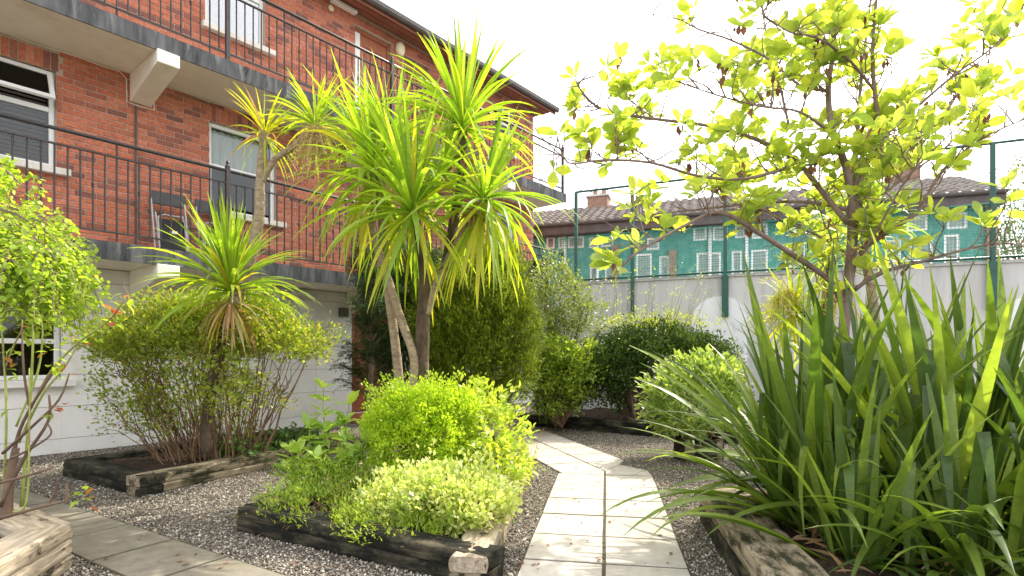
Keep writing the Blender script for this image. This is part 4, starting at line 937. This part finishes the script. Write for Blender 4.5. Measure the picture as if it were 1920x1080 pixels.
shrub('low_heath', 'low feathery green ground cover along the front of the mossy timber bed', 'ground cover', (-1.25, 3.85, .10), [(at(590, 945, 3.95)[:], (.42, .34, .12)), (at(700, 970, 3.6)[:], (.42, .26, .12)), (at(630, 900, 4.3)[:], (.4, .3, .14)), (at(760, 995, 3.35)[:], (.3, .18, .08))], 900, 14, .05, NEEDLE, .036, .35, 'heath', 40, (.005, .002), shell=(.4, 1.05), bumps=.25, upbias=.6)
# whorled-leaf shrub
wr = thing('whorled_shrub', 'open shrub with whorls of green oval leaves on upright stems in front of white wall', 'shrub', (-1.5, 4.5, .10)); wb = Vector(wr.location); mb = MB(); pos = []; dr = []; sz = []
for (u, v, d, wh) in ((606, 728, 4.6, 6), (560, 850, 4.35, 3), (640, 800, 4.7, 3), (668, 850, 4.6, 3), (590, 860, 4.2, 3), (540, 890, 4.3, 2), (625, 880, 4.3, 3), (690, 880, 4.5, 2), (655, 760, 4.75, 3), (520, 930, 4.1, 2), (570, 930, 4.0, 2), (612, 810, 4.5, 4), (580, 800, 4.5, 3), (650, 830, 4.4, 3), (545, 850, 4.5, 3), (690, 830, 4.6, 3)):
    t = at(u, v, d)-wb; b = Vector((t.x*.55+random.gauss(0, .05), t.y*.5, 0)); pts = [b.lerp(t, q/5)+Vector((random.gauss(0, .008), random.gauss(0, .008), 0)) for q in range(6)]
    mb.tube(pts, [.009, .008, .007, .006, .005, .004], 5)
    for k in range(wh):
        c = pts[5].lerp(pts[0], k*.14*(6/max(wh, 4))*.9)
        for j in range(random.randint(5, 7)):
            a = random.random()*6.28; e = random.uniform(-.15, .75) if k else random.uniform(.3, 1.2)
            pos.append(c[:]); dr.append((math.cos(a)*math.cos(e), math.sin(a)*math.cos(e), math.sin(e))); sz.append(random.uniform(.10, .165))
mb.build('stems', 'cane', wr); leaf_parts(wr, np.array(pos), np.array(dr), np.array(sz), .44, 'rhodo', roll=rng.normal(size=len(pos))*.3, tpl=LANCE)

# ---- conifers behind
cf = thing('dark_yew', 'dark green yew with bare lower trunk in front of the ground floor door', 'tree', (-1.78, 7.1, 0)); b = Vector(cf.location); mb = MB()
trunk(cf, [(693, 850, 7.1), (692, 740, 7.1), (697, 640, 7.15), (700, 560, 7.2), (710, 500, 7.25)], [.06, .055, .045, .03, .015], 'bark')
br = []; pos = []; dr = []
tips = [(632, 682, 6.9), (640, 712, 6.95), (650, 640, 7.0), (668, 600, 7.0), (660, 560, 7.1), (690, 530, 7.1), (720, 520, 7.2), (740, 560, 7.2), (760, 600, 7.2), (745, 650, 7.2), (720, 610, 7.0), (690, 640, 6.95), (675, 660, 6.9), (700, 500, 7.2), (680, 575, 6.9), (735, 700, 7.3), (760, 540, 7.4), (665, 690, 7.0), (710, 560, 6.9), (725, 640, 7.3), (645, 660, 6.95), (755, 500, 7.4)]
for (u, v, d) in tips:
    t = at(u, v, d)-b; r0 = Vector((random.gauss(0, .02), 0, max(.5, t.z-.15-.3*random.random())))
    pts = [r0.lerp(t, q/6)+Vector((0, 0, .05*math.sin(q/6*3.14))) for q in range(7)]; mb.tube(pts, [.014, .012, .010, .008, .006, .004, .002], 4)
    for q in range(2, 7):
        for _ in range(16):
            dv = Vector((random.gauss(0, 1), random.gauss(0, 1), random.gauss(-.15, .35))).normalized()*random.uniform(.05, .17); a = pts[q]+Vector((random.gauss(0, .03), random.gauss(0, .03), random.gauss(0, .03)))
            for s in range(7):
                c = a+dv*(s/7); pos.append(c[:]); sd_ = 1 if s % 2 else -1; x_ = dv.cross(Vector((0, 0, 1))); dr.append((dv.normalized()*.7+x_.normalized()*sd_*.7+Vector((random.gauss(0, .2), random.gauss(0, .2), random.gauss(0, .2))))[:])
mb.build('branches', 'bark', cf); leaf_mass('needles', cf, NEEDLE, np.array(pos), np.array(dr), .042, .3, 'yew')
def conifer(label, base, ells, nsp, mat, up=.9, sl=.05):
    o = thing('bushy_conifer', label, 'conifer', base); E = [((Vector(c)-Vector(base))[:], r) for c, r in ells]
    P, D = ell_points(E, nsp, (.55, 1.03), .22, -.8); per = 15; S = norm(D*.8+rdir(len(P))*.5+np.array([0, 0, up]))
    tt = np.tile(np.linspace(0, 1, per), len(P))[:, None]; L = .16
    pos = np.repeat(P, per, 0)+np.repeat(S, per, 0)*tt*L+rng.normal(size=(len(P)*per, 3))*.022; d = norm(np.repeat(S, per, 0)+rdir(len(pos))*.65)
    ok = pos[:, 2] > .02; leaf_mass('foliage', o, NEEDLE, pos[ok], d[ok], sl, .34, mat)
    mb = MB(); stems(mb, (0, 0, -.02), [tuple(p*.9) for p in P[rng.choice(len(P), 45)]], .03, .004, 5, .04, 6, .1); mb.build('branches', 'bark', o); return o
conifer('large bushy golden-green conifer behind the cordyline trunks', (-.55, 7.7, 0), [(at(910, 650, 7.5)[:], (.62, .6, .95)), (at(860, 600, 7.7)[:], (.6, .6, .85)), (at(960, 610, 7.7)[:], (.33, .45, .72)), (at(890, 700, 7.4)[:], (.68, .55, .62)), (at(940, 520, 7.9)[:], (.33, .35, .42))], 6500, 'conifer')
conifer('dark bushy conifer reaching up to the lower walkway behind the yew', (-1.35, 8.3, 0), [(at(770, 600, 8.2)[:], (.6, .55, .85)), (at(730, 520, 8.3)[:], (.42, .5, .55)), (at(820, 540, 8.3)[:], (.45, .5, .5)), (at(780, 680, 8.2)[:], (.6, .5, .6))], 4200, 'yew', .5)
# ---- shrubs near the concrete wall
shrub('grey_leaved_shrub', 'airy grey-green shrub beside the end of the lower railing', 'shrub', (.72, 9.4, 0), [(at(1050, 570, 9.2)[:], (.55, .5, .55)), (at(1010, 590, 9.2)[:], (.35, .4, .4)), (at(1095, 590, 9.2)[:], (.35, .4, .32)), (at(1040, 520, 9.3)[:], (.38, .4, .28)), (at(1055, 640, 9.2)[:], (.45, .4, .4))], 800, 9, .085, LEAF2, .066, .5, 'pitto', 30, (.02, .004), shell=(.35, 1.08), bumps=.3, upbias=.4)
shrub('green_bush', 'bright-topped green bush between conifer and dark rounded bush', 'bush', (.72, 8.85, .1), [(at(1045, 720, 8.7)[:], (.55, .4, .52)), (at(1085, 690, 8.8)[:], (.42, .4, .45)), (at(1030, 670, 8.8)[:], (.35, .35, .4))], 1200, 10, .075, LEAF2, .066, .55, 'heath', 24, (.012, .003), shell=(.5, 1.03), bumps=.2)
db = shrub('dark_rounded_bush', 'wide dark evergreen bush on a short forked trunk near the arched panel', 'bush', (2.02, 9.15, .1), [(at(1230, 680, 9.1)[:], (1.05, .8, .42)), (at(1150, 700, 9.0)[:], (.62, .6, .46)), (at(1310, 670, 9.1)[:], (.60, .6, .36)), (at(1220, 650, 9.2)[:], (.85, .6, .36)), (at(1115, 740, 8.9)[:], (.45, .45, .40))], 3200, 12, .085, LEAF2, .058, .55, 'darkbush', 16, (.035, .008), 'bark', shell=(.6, 1.03), bumps=.16, lower=-.5)
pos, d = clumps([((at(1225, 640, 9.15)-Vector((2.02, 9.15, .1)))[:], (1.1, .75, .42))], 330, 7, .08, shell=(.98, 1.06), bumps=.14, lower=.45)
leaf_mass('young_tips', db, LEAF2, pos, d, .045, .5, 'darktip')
mb = MB(); stems(mb, (0, 0, -.02), [tuple(at(u, v, 9.0)-Vector((2.02, 9.15, .1))) for u, v in ((1160, 690), (1175, 690), (1210, 690), (1235, 700), (1270, 690), (1140, 720))], .055, .02, 7, .03, 6, .05); mb.build('trunk', 'bark', db)
sf = blade_set('flax', .05, .07, [(84, 18), (70, 45), (55, 70)], 2)
bf = thing('small_flax', 'small upright flax clump between the green bush and grey shrub', 'flax', (.62, 9.0, .1)); it = []
for _ in range(34):
    r = random.random(); c = 0 if r < .35 else (1 if r < .75 else 2); it.append((random.choice(sf[c]), Matrix.Translation((random.gauss(0, .07), random.gauss(0, .07), 0)) @ Matrix.Rotation(random.random()*6.28, 4, 'Z') @ Matrix.Scale(random.uniform(.7, 1.25), 4)))
place_blades(bf, it)
ss = thing('sparse_shrub', 'thin twiggy shrub with tiny yellow leaves against the concrete wall', 'shrub', (2.15, 10.4, .1)); b = Vector(ss.location); mb = MB(); pos = []
for _ in range(34):
    t = at(random.uniform(1105, 1335), random.uniform(505, 600), random.uniform(10.1, 10.5))-b; bs = Vector((t.x*.35+random.gauss(0, .1), random.gauss(0, .1), 0)); pts = [bs.lerp(t, q/6)+Vector((random.gauss(0, .02), random.gauss(0, .02), 0)) for q in range(7)]; mb.tube(pts, [.008, .007, .006, .005, .004, .003, .002], 4)
    for q in range(3, 7):
        for _ in range(7): pos.append((pts[q]+Vector((random.gauss(0, .06), random.gauss(0, .06), random.gauss(0, .06))))[:])
mb.build('stems', 'twig', ss); leaf_mass('leaves', ss, LEAF2, np.array(pos), rdir(len(pos))+np.array([0, 0, .5]), .05, .5, 'golden')
# ---- potted bush
pb = thing('timber_pot', 'round dark timber pot on the gravel beside the path', 'pot', (2.14, 6.42, 0))
for k in range(14):
    a = 2*math.pi*k/14; m = MB(); m.cbox(-.056, .056, -.02, .02, 0, .25+random.uniform(-.006, .006), .004); o = m.build('stave', 'sleeper_dark' if k % 3 else 'sleeper_mid', pb); o.location = (.25*math.cos(a), .25*math.sin(a), 0); o.rotation_euler = (0, 0, a+math.pi/2)
MB().lathe([(.225, .0), (.235, .21)], 14).build('soil', 'soil', pb)
shrub('round_bush', 'round glossy pale-green bush growing in the timber pot', 'bush', (2.14, 6.42, .21), [(at(1300, 742, 6.4)[:], (.52, .5, .40)), (at(1290, 765, 6.35)[:], (.50, .45, .36)), (at(1320, 730, 6.4)[:], (.45, .42, .38))], 480, 9, .065, LANCE, .10, .40, 'potleaf', 18, (.014, .004), single=True, spread=.05, shell=(.72, 1.02), bumps=.1, upbias=.35, rand=.7)

# ---- cordylines behind the magnolia
rc = thing('cordyline_palm', 'slender cordyline palm with drooping yellow flower stalks behind the magnolia', 'palm', (4.52, 7.0, .0))
def h(u, v, d): return at(u, v, d)-Vector(rc.location)
trunk(rc, [(1642, 850, 7.0), (1642, 660, 7.0), (1636, 560, 7.0), (1622, 470, 7.05), (1630, 430, 7.05)], [.075, .065, .06, .05, .04], 'cordbark')
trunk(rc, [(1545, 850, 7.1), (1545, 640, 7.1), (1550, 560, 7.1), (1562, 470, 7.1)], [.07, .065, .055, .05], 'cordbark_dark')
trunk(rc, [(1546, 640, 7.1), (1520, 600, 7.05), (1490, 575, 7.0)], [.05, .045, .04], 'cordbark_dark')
it = []; head(it, h(1632, 425, 7.05), 90, .75, -30, 88, .75, (1, 0, 0)); head(it, h(1562, 470, 7.1), 90, .75, -60, 88, .8, (.9, .1, 0)); head(it, h(1488, 585, 7.0), 90, .7, -80, 80, .9, (.5, .5, 0)); head(it, h(1520, 650, 6.9), 40, .55, -40, 85, .8, (.9, .1, 0)); head(it, h(1555, 500, 7.1), 40, .75, -88, -50, 1, (.2, .4, .4))
place_blades(rc, it)
mb = MB(); pp = []
for b0 in (h(1480, 545, 6.95), h(1460, 560, 7.0)):
    for _ in range(34):
        d = Vector((random.gauss(-.4, .8), random.gauss(-.3, .6), random.gauss(-.2, .6))).normalized(); L = random.uniform(.25, .6); p = b0.copy(); pts = [p.copy()]
        for q in range(6): d = (d+Vector((0, 0, -.3))).normalized(); p = p+d*L/6; pts.append(p.copy()); pp += [(p+Vector((random.gauss(0, .02), random.gauss(0, .02), random.gauss(0, .02))))[:] for _ in range(8)]
        mb.tube(pts, [.004-.0004*i for i in range(7)], 4, cap=False)
pn = mb.build('flower_stalk', 'panicle', rc); leaf_mass('florets', pn, NEEDLE, np.array(pp), rdir(len(pp)), .03, .35, 'cordy')

# ---- magnolia
mg = thing('magnolia_tree', 'spreading magnolia with sparse lime-yellow leaves above the flax', 'tree', (2.68, 4.42, .12)); mb0 = Vector(mg.location)
MD = 4.5
limbs = [  # (radius start, radius end, [(u, v, depth)])
    (.062, .044, [(1582, 960, 4.45), (1580, 760, 4.5), (1581, 640, 4.5), (1590, 540, 4.5), (1597, 470, 4.5), (1601, 370, 4.5)]),
    (.040, .012, [(1601, 390, 4.5), (1585, 310, 4.48), (1560, 240, 4.45), (1553, 160, 4.45), (1565, 80, 4.5), (1552, 0, 4.55), (1545, -140, 4.6)]),
    (.036, .010, [(1603, 370, 4.5), (1625, 305, 4.5), (1653, 272, 4.45), (1643, 200, 4.4), (1636, 90, 4.35), (1650, -60, 4.3)]),
    (.026, .008, [(1598, 400, 4.5), (1605, 290, 4.7), (1612, 180, 4.85), (1625, 60, 5.0), (1640, -60, 5.1)]),
    (.034, .005, [(1580, 580, 4.5), (1560, 530, 4.45), (1490, 480, 4.3), (1420, 435, 4.15), (1350, 398, 4.0), (1290, 420, 3.9), (1200, 470, 3.8), (1165, 500, 3.75)]),
    (.026, .005, [(1600, 400, 4.5), (1560, 385, 4.6), (1480, 378, 4.8), (1380, 385, 5.0), (1290, 395, 5.15), (1190, 405, 5.25)]),
    (.030, .004, [(1590, 420, 4.5), (1530, 345, 4.55), (1490, 300, 4.6), (1420, 262, 4.6), (1330, 236, 4.6), (1220, 222, 4.6), (1130, 205, 4.55), (1090, 170, 4.5), (1078, 145, 4.5)]),
    (.018, .004, [(1490, 310, 4.6), (1400, 335, 4.3), (1310, 330, 4.1), (1220, 305, 4.0), (1130, 300, 3.95), (1065, 305, 3.9), (1045, 255, 3.85)]),
    (.016, .002, [(1555, 170, 4.45), (1500, 160, 4.5), (1440, 110, 4.55), (1370, 75, 4.6), (1310, 55, 4.6), (1270, 35, 4.6), (1222, 27, 4.6)]),
    (.014, .003, [(1480, 240, 4.6), (1462, 160, 4.7), (1440, 80, 4.8), (1425, 0, 4.9), (1400, -80, 4.9)]),
    (.026, .004, [(1612, 470, 4.5), (1680, 425, 4.4), (1722, 395, 4.35), (1760, 330, 4.3), (1800, 290, 4.3), (1860, 250, 4.25), (1930, 220, 4.2)]),
    (.024, .003, [(1600, 545, 4.5), (1650, 512, 4.35), (1730, 490, 4.2), (1800, 470, 4.1), (1880, 455, 4.0), (1940, 470, 3.95)]),
    (.018, .003, [(1648, 265, 4.45), (1720, 200, 4.3), (1790, 140, 4.2), (1860, 90, 4.1), (1915, 30, 4.05)]),
    (.016, .003, [(1612, 400, 4.5), (1700, 330, 4.8), (1780, 270, 5.0), (1840, 190, 5.15), (1860, 60, 5.2)]),
    (.014, .003, [(1640, 170, 4.4), (1590, 110, 4.1), (1530, 70, 3.9), (1480, 60, 3.8), (1420, 20, 3.7)]),
    (.014, .003, [(1560, 250, 4.45), (1500, 210, 4.2), (1430, 200, 4.0), (1350, 180, 3.9), (1260, 150, 3.85)]),
    (.016, .003, [(1595, 480, 4.5), (1530, 440, 4.9), (1460, 410, 5.2), (1390, 360, 5.4), (1330, 300, 5.5)]),
    (.014, .003, [(1640, 300, 4.5), (1690, 280, 4.7), (1760, 230, 4.9), (1800, 170, 5.0)]),
    (.014, .003, [(1600, 500, 4.5), (1640, 440, 4.2), (1690, 350, 4.0), (1730, 300, 3.9)]),
]
twigmb = MB(); lp = []; ld_ = []; lsz = []; dpos = []; ddir = []
def whorl(c, ax, n=None, s=.138):
    ax = ax.normalized(); ref = ax.orthogonal().normalized(); b2 = ax.cross(ref); a0 = random.random()*6.28
    for j in range(n or random.randint(4, 7)):
        a = a0+j*2.4; e = random.uniform(.05, 1.05); o = ref*math.cos(a)+b2*math.sin(a)
        lp.append(c[:]); ld_.append((o*math.cos(e)+ax*math.sin(e))[:]); lsz.append(s*random.uniform(.5, 1.25))
def twig(p, d, L, depth=0):
    pts = [p.copy()]; k = 5
    for q in range(k):
        d = (d+Vector((random.gauss(0, .22), random.gauss(0, .22), random.gauss(.10, .15)))).normalized(); p = p+d*L/k; pts.append(p.copy())
        if depth == 0 and q in (2, 3) and random.random() < .6:
            twig(p, (d+Vector((random.gauss(0, .8), random.gauss(0, .8), random.gauss(.2, .4)))).normalized(), L*.5, 1)
    r = .0065 if depth == 0 else .004
    twigmb.tube(pts, [r*(1-.12*i) for i in range(k+1)], 4)
    whorl(p, (d+Vector((0, 0, .7))))
    if random.random() < .14:
        for _ in range(4): dpos.append((p+Vector((random.gauss(0, .03), random.gauss(0, .03), random.gauss(-.02, .03))))[:]); ddir.append((random.gauss(0, .5), random.gauss(0, .5), -1))
for i, (r0, r1, px) in enumerate(limbs):
    trunk(mg, px, [r0*.8, (r0*.7+r1*.3)*.75, (r0*.4+r1*.6)*.8, r1*.9], 'magbark', 'trunk' if i == 0 else 'branch', 8)
    if i == 0: continue
    pts = [at(*q)-mb0 for q in px]
    bare = i == 8
    for a, b in zip(pts[:-1], pts[1:]):
        L = (b-a).length; nn = max(1, int(L/.100))
        for q in range(nn):
            if bare and random.random() < .75: continue
            p = a.lerp(b, random.random()); dv = (b-a).normalized()
            d = (dv*.5+Vector((random.gauss(0, .7), random.gauss(0, .7), random.gauss(.45, .5)))).normalized(); twig(p, d, random.uniform(.12, .38))
    for a, b in zip(pts[:-1], pts[1:]):     # fine leafless twigs
        for q in range(3):
            p = a.lerp(b, random.random()); d = Vector((random.gauss(0, .8), random.gauss(0, .8), random.gauss(.3, .5))).normalized(); L = random.uniform(.15, .45); tp_ = [p]
            for k in range(4): d = (d+Vector((random.gauss(0, .3), random.gauss(0, .3), random.gauss(.05, .25)))).normalized(); tp_.append(tp_[-1]+d*L/4)
            twigmb.tube(tp_, [.005, .0045, .004, .003, .002], 4)
    if not bare: whorl(pts[-1], (pts[-1]-pts[-2]).normalized()+Vector((0, 0, .6)), 6, .13)
tw = twigmb.build('twigs', 'magbark', mg, kind='stuff'); print('magnolia leaves', len(lp))
leaf_parts(mg, np.array(lp), np.array(ld_), np.array(lsz), .52, 'mag', curls=(.0, .12, .28), roll=rng.normal(size=len(lp))*.45, limit=295, tpl=OVAL)
leaf_mass('withered_flowers', mg, LEAF6, np.array(dpos), np.array(ddir), rng.uniform(.04, .09, len(dpos)), .5, 'deadpetal')

# ---- big flax
FL = [(87, 7), (80, 15), (72, 25), (62, 38), (52, 52), (40, 66), (26, 62)]
FLX = []
for (t0, b0) in FL: FLX.append([blade(1.0, random.uniform(.038, .055), t0+random.uniform(-4, 4), b0*random.uniform(.6, 1.3), power=1.9, seg=12, fold=.22, twist=random.uniform(-.6, .6), mat='flax', basew=.75) for _ in range(4)])
FLW = {c: [blade(1.0, random.uniform(.052, .066), FL[c][0]+random.uniform(-4, 4), FL[c][1]*random.uniform(.6, 1.1), power=1.9, seg=12, fold=.2, twist=random.uniform(-.9, .9), mat='flax', basew=.75) for _ in range(3)] for c in (3, 4, 5, 6)}
KINK = [blade(1.0, random.uniform(.05, .066), 84, 10, seg=16, fold=.10, twist=random.uniform(-.3, .3), mat='flax', basew=.75, kink=(k, -70)) for k in (.45, .52, .6, .66)]
fx = thing('flax_plant', 'huge flax clump with long sword leaves in the broad weathered timber bed', 'flax', (2.2, 3.3, .15)); it = []
for cx, cy, n, sp, Ls in ((-.38, .12, 95, .2, 1.7), (.25, -.2, 100, .22, 1.78), (.9, .2, 85, .24, 1.85), (.3, .55, 60, .22, 1.9), (1.15, -.45, 70, .22, 1.5), (-.05, -.62, 50, .15, 1.1), (.55, -.75, 60, .18, 1.2), (-.45, -.45, 40, .14, 1.1), (1.2, -.9, 50, .2, 1.2), (.2, -.98, 35, .15, .9), (.8, -.45, 60, .2, 1.5)):
    for i in range(n):
        r = random.random(); ci = min(6, int(r**.9*7)); az = random.random()*2*math.pi; me = random.choice(FLX[ci]); l = Ls*random.uniform(.62, 1.05)*(1 if ci < 4 else .88)
        if random.random() < .14 and ci < 4: me = random.choice(KINK); az = random.uniform(1.7, 4.6)
        off = Vector((cx-math.sin(az)*sp*random.random(), cy+math.cos(az)*sp*random.random(), -.02))
        it.append((me, Matrix.Translation(off) @ Matrix.Rotation(az, 4, 'Z') @ Matrix.Rotation(random.gauss(0, .12), 4, 'Y') @ Matrix.Scale(l, 4)))
# the long leaves that arch out over the path side
for az, ci, l in ((75, 4, 1.25), (82, 5, 1.25), (95, 4, 1.2), (100, 5, 1.2), (88, 3, 1.4), (70, 5, 1.3), (110, 5, 1.25), (120, 4, 1.3), (62, 4, 1.4), (92, 6, 1.2), (104, 6, 1.15), (78, 3, 1.55), (85, 5, 1.25), (98, 3, 1.5), (115, 6, 1.1), (130, 5, 1.2)):
    it.append((random.choice(FLW[ci]), Matrix.Translation((-.42+random.gauss(0, .06), .1+random.gauss(0, .12), 0)) @ Matrix.Rotation(math.radians(az), 4, 'Z') @ Matrix.Scale(l, 4)))
for x_, y_, az, l in ((-.12, -.75, 170, 1.15), (.02, -.8, 190, 1.2), (.14, -.72, 175, 1.25), (.3, -.8, 200, 1.15), (.42, -.7, 160, 1.2), (-.28, -.6, 140, 1.1), (.6, -.85, 185, 1.1), (-.5, .0, 110, 1.2)):
    it.append((random.choice(KINK), Matrix.Translation((x_, y_, 0)) @ Matrix.Rotation(math.radians(az), 4, 'Z') @ Matrix.Scale(l, 4)))
place_blades(fx, it, 295)
dd_ = []; 
for _ in range(260): dd_.append((random.uniform(-.75, 1.4), random.uniform(-.8, .7), random.uniform(.0, .05)))
leaf_mass('dead_litter', fx, NEEDLE, np.array(dd_), norm(np.c_[rng.normal(size=(260, 2)), rng.uniform(0, .5, 260)]), rng.uniform(.06, .2, 260), .05, 'corddead')

# ---- weeping birch at the left edge
wt = thing('weeping_birch', 'weeping tree with a curtain of small bright green leaves before the brick wall', 'tree', (-4.25, 3.9, 0)); b = Vector(wt.location)
def h(u, v, d): return at(u, v, d)-b
trunk(wt, [(-190, 1000, 3.9), (-185, 700, 3.9), (-160, 420, 3.9), (-110, 330, 3.85)], [.07, .06, .05, .035], 'bark')
mb = MB(); pos = []; dr = []
arcs = [[(-120, 352, 3.85), (-40, 302, 3.75), (2, 312, 3.7), (47, 352, 3.7)], [(-150, 432, 3.9), (-30, 382, 3.8), (32, 402, 3.75), (97, 442, 3.75)], [(-150, 442, 3.9), (-40, 422, 3.6), (32, 422, 3.5), (87, 462, 3.5), (122, 512, 3.5)], [(-140, 412, 3.9), (-60, 392, 4.1), (12, 387, 4.1), (82, 412, 4.1), (122, 462, 4.1)], [(-150, 462, 3.9), (-60, 452, 3.5), (-18, 462, 3.35), (32, 492, 3.3)], [(-120, 362, 3.9), (-40, 332, 4.2), (-8, 342, 4.3), (32, 392, 4.3)], [(-150, 452, 3.9), (-20, 442, 3.9), (52, 442, 3.9), (112, 482, 3.9)], [(-150, 512, 3.9), (-40, 492, 3.7), (32, 512, 3.6), (122, 552, 3.6)], [(-150, 492, 3.9), (-40, 482, 4.0), (62, 492, 4.0), (137, 542, 4.0)]]
for ai, A in enumerate(arcs):
    P = [h(*q) for q in A]; mb.tube(P, [.016, .012, .008, .005, .004][:len(P)], 5)
    for a, c in zip(P[:-1], P[1:]):
        for _ in range(34 if ai not in (0, 1, 5) else 7):
            p = a.lerp(c, random.random())+Vector((random.gauss(0, .05), random.gauss(0, .10), random.gauss(0, .03))); L = random.uniform(.12, .52) if ai not in (0, 5) else random.uniform(.05, .25); d = Vector((random.gauss(.0, .25), random.gauss(0, .3), .1)).normalized(); pts = [p.copy()]; k = 7
            for q in range(k):
                d = (d+Vector((random.gauss(0, .12), random.gauss(0, .12), -.45))).normalized(); p = p+d*L/k; pts.append(p.copy())
                for _ in range(4 if q else 1):
                    pos.append((p+Vector((random.gauss(0, .018), random.gauss(0, .018), random.gauss(0, .02))))[:]); dr.append((random.gauss(0, .7), random.gauss(0, .7), random.gauss(-.55, .5)))
            mb.tube(pts, [.0025]*len(pts), 3, cap=False)
mb.build('branches', 'bark', wt); print('birch leaves', len(pos))
leaf_parts(wt, np.array(pos), np.array(dr), rng.uniform(.022, .046, len(pos)), .74, 'birch', roll=rng.normal(size=len(pos))*.6, limit=295, tpl=LANCE)

# ---- rose canes in the pale bed
rs = thing('rose_bush', 'bare rose bush with green and brown pruned canes in the pale timber bed', 'rose', (-3.05, 3.3, .16)); b = Vector(rs.location)
def h(u, v, d): return at(u, v, d)-b
canes = [('caneold', .016, [(10, 960, 3.3), (30, 830, 3.3), (60, 760, 3.25), (105, 690, 3.2)]), ('caneold', .015, [(0, 950, 3.2), (45, 860, 3.2), (90, 790, 3.2), (92, 740, 3.2)]), ('cane', .012, [(40, 950, 3.3), (55, 780, 3.3), (62, 640, 3.3), (60, 600, 3.3)]),
         ('cane', .010, [(5, 950, 3.3), (12, 780, 3.3), (5, 640, 3.3), (0, 600, 3.3)]), ('cane', .010, [(60, 760, 3.25), (100, 690, 3.2), (150, 640, 3.15), (205, 600, 3.1), (235, 560, 3.05)]), ('cane', .010, [(35, 830, 3.3), (80, 740, 3.3), (120, 690, 3.3), (150, 640, 3.3)]),
         ('caneold', .012, [(5, 850, 3.25), (60, 800, 3.2), (110, 750, 3.2), (130, 700, 3.2)]), ('cane', .009, [(30, 800, 3.3), (70, 700, 3.35), (80, 620, 3.35), (70, 580, 3.35)]), ('caneold', .012, [(0, 905, 3.1), (40, 895, 3.1), (90, 880, 3.1), (100, 875, 3.1)]),
         ('caneold', .014, [(0, 972, 2.95), (60, 955, 2.95), (100, 945, 2.95), (122, 940, 2.95)]), ('caneold', .010, [(20, 860, 3.2), (60, 840, 3.15), (95, 815, 3.1), (90, 795, 3.1)]), ('cane', .009, [(25, 960, 3.1), (50, 940, 3.1), (55, 800, 3.15), (55, 690, 3.2)]), ('caneold', .010, [(55, 760, 3.25), (45, 700, 3.2), (42, 640, 3.2), (42, 612, 3.2)]),
         ('cane', .008, [(10, 690, 3.3), (25, 650, 3.3), (40, 620, 3.25), (42, 600, 3.25)]), ('caneold', .009, [(88, 950, 3.0), (100, 930, 3.0), (107, 905, 3.0), (105, 895, 3.0)]), ('caneold', .010, [(124, 945, 2.95), (126, 925, 2.95), (125, 912, 2.95), (126, 908, 2.95)])]
for mt, r, px in canes: trunk(rs, px, [r*.75, r*.62, r*.5, r*.38], mt, 'cane', 6)
trunk(rs, [(15, 1015, 3.25), (12, 960, 3.25), (18, 900, 3.28), (30, 840, 3.3)], [.035, .03, .024, .018], 'caneold', 'rootstock', 8)
lp2 = [(205, 600, 3.1), (215, 580, 3.1), (230, 565, 3.05), (105, 690, 3.2), (120, 680, 3.2), (100, 770, 3.2), (95, 760, 3.2), (150, 640, 3.3), (10, 660, 3.3), (30, 660, 3.3), (20, 700, 3.3), (160, 645, 3.15), (100, 660, 3.2), (5, 780, 3.2), (60, 600, 3.3), (130, 700, 3.2), (155, 930, 2.95), (160, 940, 2.95)]
pos = []; dr = []
for q in lp2:
    for _ in range(4): pos.append((h(*q)+Vector((random.gauss(0, .02), random.gauss(0, .02), random.gauss(0, .02))))[:]); dr.append((random.gauss(0, 1), random.gauss(0, 1), random.gauss(.1, .5)))
pos = np.array(pos); dr = np.array(dr); k = rng.random(len(pos)) < .25
leaf_parts(rs, pos[k], dr[k], .06, .6, 'rosered'); leaf_parts(rs, pos[~k], dr[~k], .06, .6, 'birch')

# ---- small things: grass tuft, far tree, low hedge
gt_ = thing('dry_grass_tuft', 'dry straw-coloured grass tuft at the bend of the path', 'grass', (.15, 6.15, .02)); it = []
GB = blade_set('corddead', .008, .014, [(75, 40), (60, 60)], 3)
for _ in range(40): it.append((random.choice(random.choice(GB)), Matrix.Translation((random.gauss(0, .06), random.gauss(0, .06), 0)) @ Matrix.Rotation(random.random()*6.28, 4, 'Z') @ Matrix.Scale(random.uniform(.25, .5), 4)))
for mn in ('corddead',): strip_join('blades', gt_, it, mn)
ft = shrub('far_tree', 'hazy green tree beyond the netted fence', 'tree', (23.6, 25.0, 0), [((23.6, 25, 7.8), (2.2, 2.0, 2.0)), ((22.4, 25, 6.3), (1.4, 1.4, 1.3)), ((24.8, 24.6, 6.0), (1.6, 1.4, 1.5)), ((23.2, 25.2, 4.6), (2.4, 1.5, 1.6))], 700, 10, .3, LEAF2, .16, .6, 'fartree', 12, (.12, .02), 'bark', shell=(.4, 1.05), bumps=.3)
mb = MB(); mb.tube([(0, 0, 0), (.05, 0, 3), (0, .1, 6)], [.22, .17, .08], 8).build('trunk', 'bark', ft)
shrub('low_dark_hedge', 'low dark leafy plant at the foot of the wall behind the flax', 'shrub', (3.6, 8.3, .1), [((3.4, 8.3, .35), (.6, .35, .3)), ((4.4, 7.9, .35), (.7, .4, .3)), ((5.5, 7.6, .4), (.8, .4, .35))], 420, 9, .09, LEAF2, .06, .55, 'darkbush', 20)
